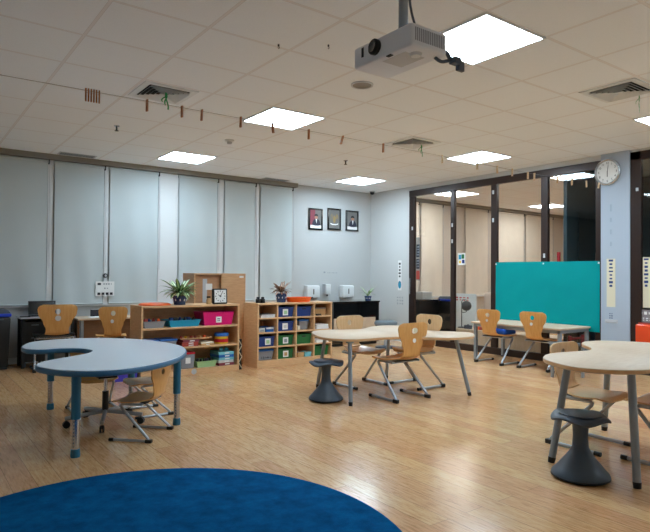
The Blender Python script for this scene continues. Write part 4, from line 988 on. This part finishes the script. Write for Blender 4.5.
t, x, y, w, d = tray(2.80, 3.05, bz, .072, 'mint', 'pale green tray of dark pieces in the bottom row'); toys(2.82, 3.03, y-.03, bz+.0055, ('dark', 'black', 'dark', 'suit', 'black'), 'dark piece in the pale green tray, @ there', 'pieces in the green tray', 5, 8, .045, 5)
zz = stack(3.17, Y0+.14, bz, .2, .24, ('print_red', 'pale', 'aqua', 'cyan_lid', 'aqua'), lambda k: f'flat game box in the bottom right pile, {ordn[k]} of five', 'game boxes in the bottom right pile', 'game_box', 'box', 6, (.028, .034), False)
toys(3.12, 3.24, Y0+.12, zz+.0005, ('aqua', 'sky'), 'pale blue soft lump on the game box pile, @ there', 'lumps on the game boxes', 2, 9, .028)
t = thing('clear_jar_box', 'violet-blue crate on the floor left of the shelf unit', 'crate', (1.98, 6.42, 0)); bm = nb(); openbox(bm, .24, .26, .27, .29, .28); obj('tub', bm, M['purple'], t); bm = nb()
for a in ((-.14, .14, -.15, -.138), (-.14, .14, .138, .15), (-.14, -.128, -.138, .138), (.128, .14, -.138, .138)): box(bm, *a, .265, .282, .002)
obj('rim', bm, M['purple'], t); t.name = 'storage_crate'
# lattice strip leaning at the shelf's right end
t = thing('lattice_strip', 'narrow black strip with pale zigzag string at the shelf end', 'lattice', (3.352, Y0+.03, 0))
bx('board', M['black'], -.018, .03, 0, .02, 0, .37, .002, t); bm = nb(); tube(bm, [(.006+(-1)**k*.022, -.007, .02+k*.068) for k in range(6)], .0055, 6); obj('zigzag_string', bm, M['cream'], t)
# on top of shelf one
TZ = .8035
def plant(x, y, z, label, s, potr, poth, leafm, n, spread, seed, up=.5, potm='pot', lw=.016):
    t = thing('potted_plant', label, 'plant', (x, y, z)); rnd = random.Random(seed)
    bm = nb(); lathe(bm, [(0, 0), (potr*.8, 0), (potr, poth*.8), (potr*1.04, poth), (potr*.92, poth), (potr*.9, poth*.85), (0, poth*.85)], 28); obj('pot', bm, M[potm], t, smooth=40)
    bm = nb()
    for k in range(9):
        a = 2*PI*k/9+.2; ball(bm, (potr*.93*math.cos(a), potr*.93*math.sin(a), poth*.55), potr*.2, .5, .5, .9, 8)
    obj('pot_pattern', bm, M['potw' if potm == 'pot' else 'pot'], t.children[0], smooth=60)
    bm = nb(); lathe(bm, [(0, poth*.87), (potr*.9, poth*.86)], 20); obj('soil', bm, M['soil'], t)
    bm = nb(); stem_h = poth+.02*s
    for k in range(n):
        a = 2*PI*k*.382; lift = rnd.uniform(.15, 1)*up; L_ = s*rnd.uniform(.75, 1.1)
        base = Vector((0, 0, stem_h+.09*s*(k/n))); d = Vector((math.cos(a), math.sin(a), 0)); sd = Vector((-d.y, d.x, 0)); prev = None
        for q in range(8):
            u = q/7; rr = L_*spread*(u**.9); hh = L_*(lift*1.5*u-(.75-lift*.6)*u*u)+.2*L_*u
            p = base+d*rr+Vector((0, 0, hh)); wv = lw*s/.2*math.sin(PI*min(1, .12+u*.88))**.8+.0008
            row = [bm.verts.new(p+sd*wv*c+Vector((0, 0, .25*wv*abs(c)))) for c in (-1, -.45, .45, 1)]
            if prev:
                for i in range(3):
                    f = bm.faces.new((prev[i], prev[i+1], row[i+1], row[i])); f.material_index = 1 if i == 1 else 0
            prev = row
    obj('foliage', bm, [M[leafm[0]], M[leafm[1]]], t, smooth=60)
    bm = nb(); cyl(bm, (0, 0, poth*.86), (0, 0, stem_h+.08*s), .007*s/.2); obj('stem', bm, M['leaf'], t, smooth=40)
plant(2.62, 6.39, TZ, 'bushy variegated plant in a blue patterned pot on the shelf unit', .225, .082, .105, ('leaf', 'leaf_c'), 58, 1.05, 4, .66, 'pot', .02)
plant(3.985, 6.36, TZ, 'small reddish-leaved plant in a blue and white pot on the cubby unit', .16, .072, .115, ('leaf_d', 'leaf_d2'), 30, .95, 8, .8, 'pot', .026)
t = thing('desk_clock', 'square black-framed clock with white dial on the shelf unit', 'clock', (3.1, 6.33, TZ)); t.rotation_euler = (R(-4), 0, 0)
bm = nb(); box(bm, -.098, .098, -.02, .02, 0, .185, .016, 3); obj('case', bm, M['black'], t, smooth=30); bx('dial', M['paper'], -.076, .076, -.0215, -.0195, .018, .168, 0, t)
bm = nb()
for k in range(12):
    a = k*PI/6; px_, pz_ = .06*math.sin(a), .093+.06*math.cos(a); box(bm, px_-.005, px_+.005, -.0225, -.0216, pz_-.006, pz_+.006)
obj('hour_marks', bm, M['ink_d'], t)
bm = nb(); cyl(bm, (0, -.0215, .093), (0, -.024, .093), .011); obj('hub', bm, M['ink_d'], t, smooth=40)
for nm, a, l in (('hour_hand', 300, .035), ('minute_hand', 30, .05)):
    bm = nb(); box(bm, -.003, .003, -.0235, -.0228, 0, l); o = obj(nm, bm, M['ink_d'], t, (0, 0, .093)); o.rotation_euler = (0, R(a), 0)
t = thing('small_jar', 'tiny brown jar standing left of the desk clock', 'jar', (2.955, 6.33, TZ)); bm = nb(); lathe(bm, [(0, 0), (.026, 0), (.028, .05), (.02, .07), (.02, .075), (0, .075)], 20); obj('body', bm, M['tan'], t, smooth=40); bm = nb(); lathe(bm, [(0, .0755), (.023, .0755), (.023, .095), (0, .095)], 20); obj('lid', bm, M['soil'], t, smooth=40)
t = thing('orange_frisbee', 'flat orange plastic disc lying on the shelf unit', 'disc', (2.34, 6.43, TZ))
bm = nb(); lathe(bm, [(0, .014), (.15, .014), (.168, .008), (.17, 0), (.178, .002), (.176, .014), (.155, .024), (0, .024)], 40); obj('disc', bm, M['orange'], t, smooth=50); bm = nb(); lathe(bm, [(.06, .0245), (.064, .027), (.068, .0245)], 32); obj('ring', bm, M['orange'], t, smooth=50)
t = thing('orange_tray', 'orange oval tray lying on the cubby unit', 'tray', (4.27, 6.38, TZ))
bm = nb(); lathe(bm, [(0, .008), (.13, .008), (.16, .05), (.168, .05), (.14, 0), (0, 0)], 40); bmesh.ops.transform(bm, matrix=Matrix.Diagonal((1.15, .8, 1.25, 1)), verts=bm.verts); obj('dish', bm, M['orange'], t, smooth=50)
bm = nb(); tube(bm, [(.185, -.03, .045), (.215, -.02, .055), (.215, .02, .055), (.185, .03, .045)], .007, 8); obj('handle', bm, M['ink_d'], t, smooth=60)
t = thing('toy_binoculars', 'small black binoculars at the left end of the cubby unit', 'binoculars', (3.66, 6.33, TZ))
for s in (-1, 1):
    bm = nb(); lathe(bm, [(0, 0), (.03, 0), (.03, .045), (.02, .055), (.02, .075), (0, .075)], 20, (s*.034, 0, 0)); obj('barrel', bm, M['black'], t, smooth=40)
bx('bridge', M['black'], -.012, .012, -.01, .01, .02, .05, .003, t)

# tall plywood cabinet behind both units
t = thing('tall_cabinet', 'tall plywood cabinet behind the shelf units with an open left half', 'cabinet', (2.95, 6.74, 0)); CW, CH, CD = .72, 1.172, .36
bx('side_panel', M['cabinet'], 0, .02, 0, CD, 0, CH-.02, .002, t); bx('side_panel', M['cabinet'], CW-.02, CW, 0, CD, 0, CH-.02, .002, t); bx('top_panel', M['cabinet'], 0, CW, 0, CD, CH-.0198, CH, .002, t)
bx('back_panel', M['cabinet_in'], .0205, CW-.0205, .06, .075, .0, CH-.0205, 0, t); bx('shelf', M['cabinet_in'], .0205, CW-.0205, .076, CD-.003, .6, .62, 0, t)
dr = bx('door', M['cabinet'], .37, CW-.0205, .002, .02, .01, CH-.0205, .002, t); bx('label_card', M['paper'], CW-.09, CW-.03, .0005, .0018, CH-.055, CH-.03, 0, dr)
t = thing('paper_sheet', 'pale paper slips pinned inside the open half of the tall cabinet', 'paper', (3.13, 6.7995, .9)); bx('sheet', M['grey_w'], -.04, .02, -.0025, -.0005, -.1, .2, 0, t); bx('sheet', M['paper'], -.0, .09, -.005, -.003, .06, .14, 0, t)

# ------------------------------------------------------------------ black counter and corner
t = thing('black_counter', 'glossy black counter in the far corner with pale lower front', 'counter', (5.65, 7.42, 0))
bx('body', M['gloss_black'], 0, .98, 0, .5, .04, .7, .004, t); bx('top', M['gloss_black'], -.005, .99, -.012, .5, .7002, .73, .004, t); bx('plinth', M['dark'], .03, .95, .03, .48, 0, .0395, 0, t)
bx('lower_front', M['beech_top'], .0, .88, -.022, -.001, .17, .455, .003, t)
plant(6.42, 7.47, .7305, 'small drooping plant in a blue pot on the black counter', .2, .06, .08, ('leaf', 'leaf_c'), 11, .9, 3, .75, 'pot', .014)
t = thing('round_stool', 'low round grey vinyl stool in the far corner', 'stool', (6.33, 6.92, 0))
bm = nb(); lathe(bm, [(0, .36), (.17, .36), (.185, .372), (.185, .41), (.165, .43), (0, .432)], 36); obj('seat', bm, M['stool_top'], t, smooth=50); bm = nb(); cyl(bm, (0, 0, .03), (0, 0, .36), .03); obj('column', bm, M['grey_w'], t, smooth=40); bm = nb(); lathe(bm, [(0, 0), (.17, 0), (.165, .018), (.03, .035), (0, .035)], 36); obj('base', bm, M['slate'], t, smooth=40)

# ------------------------------------------------------------------ left wall desks
wheelbin(.935, 7.97, .715, .3, 'black bin with a blue rim at the left edge of the photo')
t = thing('writing_desk', 'grey-topped desk with dark legs behind the large ply chair', 'desk', (1.5, 7.93, 0))
bx('desktop', M['grey_w'], -.32, .3, -.16, .2, .6, .62, .003, t)
for sx in (-.3, .26):
    for sy in (-.14, .15): bx('leg', M['dark'], sx, sx+.035, sy, sy+.035, 0, .5995, .003, t)
bx('modesty_panel', M['dark'], -.26, .255, .17, .185, .2, .5995, .002, t)
t = thing('drawer_cart', 'dark drawer pedestal on casters under the grey-topped desk', 'drawer unit', (1.33, 7.965, 0))
bx('body', M['black'], -.1, .14, -.13, .13, .07, .56, .004, t)
for k in range(3): dr = bx('drawer', M['dark'], -.095, .135, -.142, -.131, .085+k*.158, .23+k*.158, .003, t); bx('pull', M['grey'], -.02, .06, -.15, -.1425, .2+k*.158, .21+k*.158, .001, dr)
for sx in (-.085, .12):
    for sy in (-.11, .11): bm = nb(); cyl(bm, (sx-.01, sy, .03), (sx+.01, sy, .03), .03, seg=16); cyl(bm, (sx, sy, .04), (sx, sy, .0695), .006); obj('caster', bm, M['slate'], t, smooth=40)
t = thing('laptop', 'open black laptop on the grey-topped desk behind the ply chair', 'laptop', (1.47, 7.95, .6205)); bx('keyboard_base', M['ink_d'], -.16, .16, -.1, .1, 0, .014, .003, t)
bm = nb(); box(bm, -.16, .16, -.005, .005, 0, .17, .003); o = obj('lid', bm, M['black'], t, (0, .1, .016)); o.rotation_euler = (R(-12), 0, 0); bm = nb(); box(bm, -.148, .148, -.0058, -.0051, .012, .16); obj('screen', bm, M['screen'], o)
t = thing('tablet', 'thin dark tablet lying at the left of the grey-topped desk', 'tablet', (1.245, 7.84, .6205)); bx('body', M['dark'], -.055, .05, -.04, .06, 0, .01, .002, t); bx('screen', M['screen'], -.05, .045, -.035, .055, .0101, .0108, 0, t)
t = thing('writing_desk', 'beech-topped wall desk beside the shelf unit with papers', 'desk', (2.22, 7.93, 0))
bx('desktop', M['beech_top'], -.4, .42, -.2, .22, .56, .585, .003, t)
for sx in (-.36, .36):
    for sy in (-.18, .17): bx('leg', M['leg_grey'], sx, sx+.04, sy, sy+.04, 0, .5595, .003, t)
bx('modesty_panel', M['brown'], -.3, .34, -.1, -.085, .05, .5595, .002, t); bx('side_board', M['brown'], -.39, -.365, -.15, .2, .1, .5595, .002, t)
bm = nb(); g = [[bm.verts.new((-.14+.28*i/8, -.1+.2*j/4, .003+.012*math.sin(PI*i/8)*(i % 2)*.2+.01*(i/8)**2)) for i in range(9)] for j in range(5)]
for a, b_ in zip(g, g[1:]):
    for i in range(8): bm.faces.new((a[i], a[i+1], b_[i+1], b_[i]))
solid(bm, .002); tag(obj('paper_stack', bm, M['paper'], None, (2.14, 7.88, .5855)), 'white papers lying on the beech-topped wall desk', 'paper')
t = thing('folder', 'dark folder standing behind the papers on the wall desk', 'folder', (2.18, 8.06, .5855)); bx('cover', M['ink_d'], -.12, .12, -.015, .015, 0, .09, .003, t); bx('page_block', M['paper'], -.11, .11, -.01, .01, .09, .094, 0, t)

# ------------------------------------------------------------------ camera and view
cam = bpy.data.cameras.new('camera'); co = bpy.data.objects.new('camera', cam); COL.objects.link(co)
yaw, pitch, roll = -.6352, .0160, .0075
fw = Vector((-math.sin(yaw)*math.cos(pitch), math.cos(yaw)*math.cos(pitch), math.sin(pitch)))
rt = Vector((math.cos(yaw), math.sin(yaw), 0)); up = rt.cross(fw)
r2 = rt*math.cos(roll)+up*math.sin(roll); u2 = up*math.cos(roll)-rt*math.sin(roll)
co.matrix_world = Matrix(((r2.x, u2.x, -fw.x, 0), (r2.y, u2.y, -fw.y, 0), (r2.z, u2.z, -fw.z, 1.158), (0, 0, 0, 1)))
cam.sensor_width = 36; cam.lens = 576.95/650*36; cam.clip_start = .05; cam.clip_end = 60
SC.camera = co
w = bpy.data.worlds.new('world'); SC.world = w; w.use_nodes = True
w.node_tree.nodes['Background'].inputs[0].default_value = (.5, .55, .6, 1); w.node_tree.nodes['Background'].inputs[1].default_value = .02
vs = SC.view_settings; vs.view_transform = 'Standard'; vs.look = 'None'; vs.gamma = 1; vs.exposure = .42; vs.use_curve_mapping = False
SC.cycles.use_denoising = True
SC.cycles.max_bounces = 10; SC.cycles.diffuse_bounces = 6; SC.cycles.transparent_max_bounces = 12
SC.cycles.sample_clamp_indirect = 8
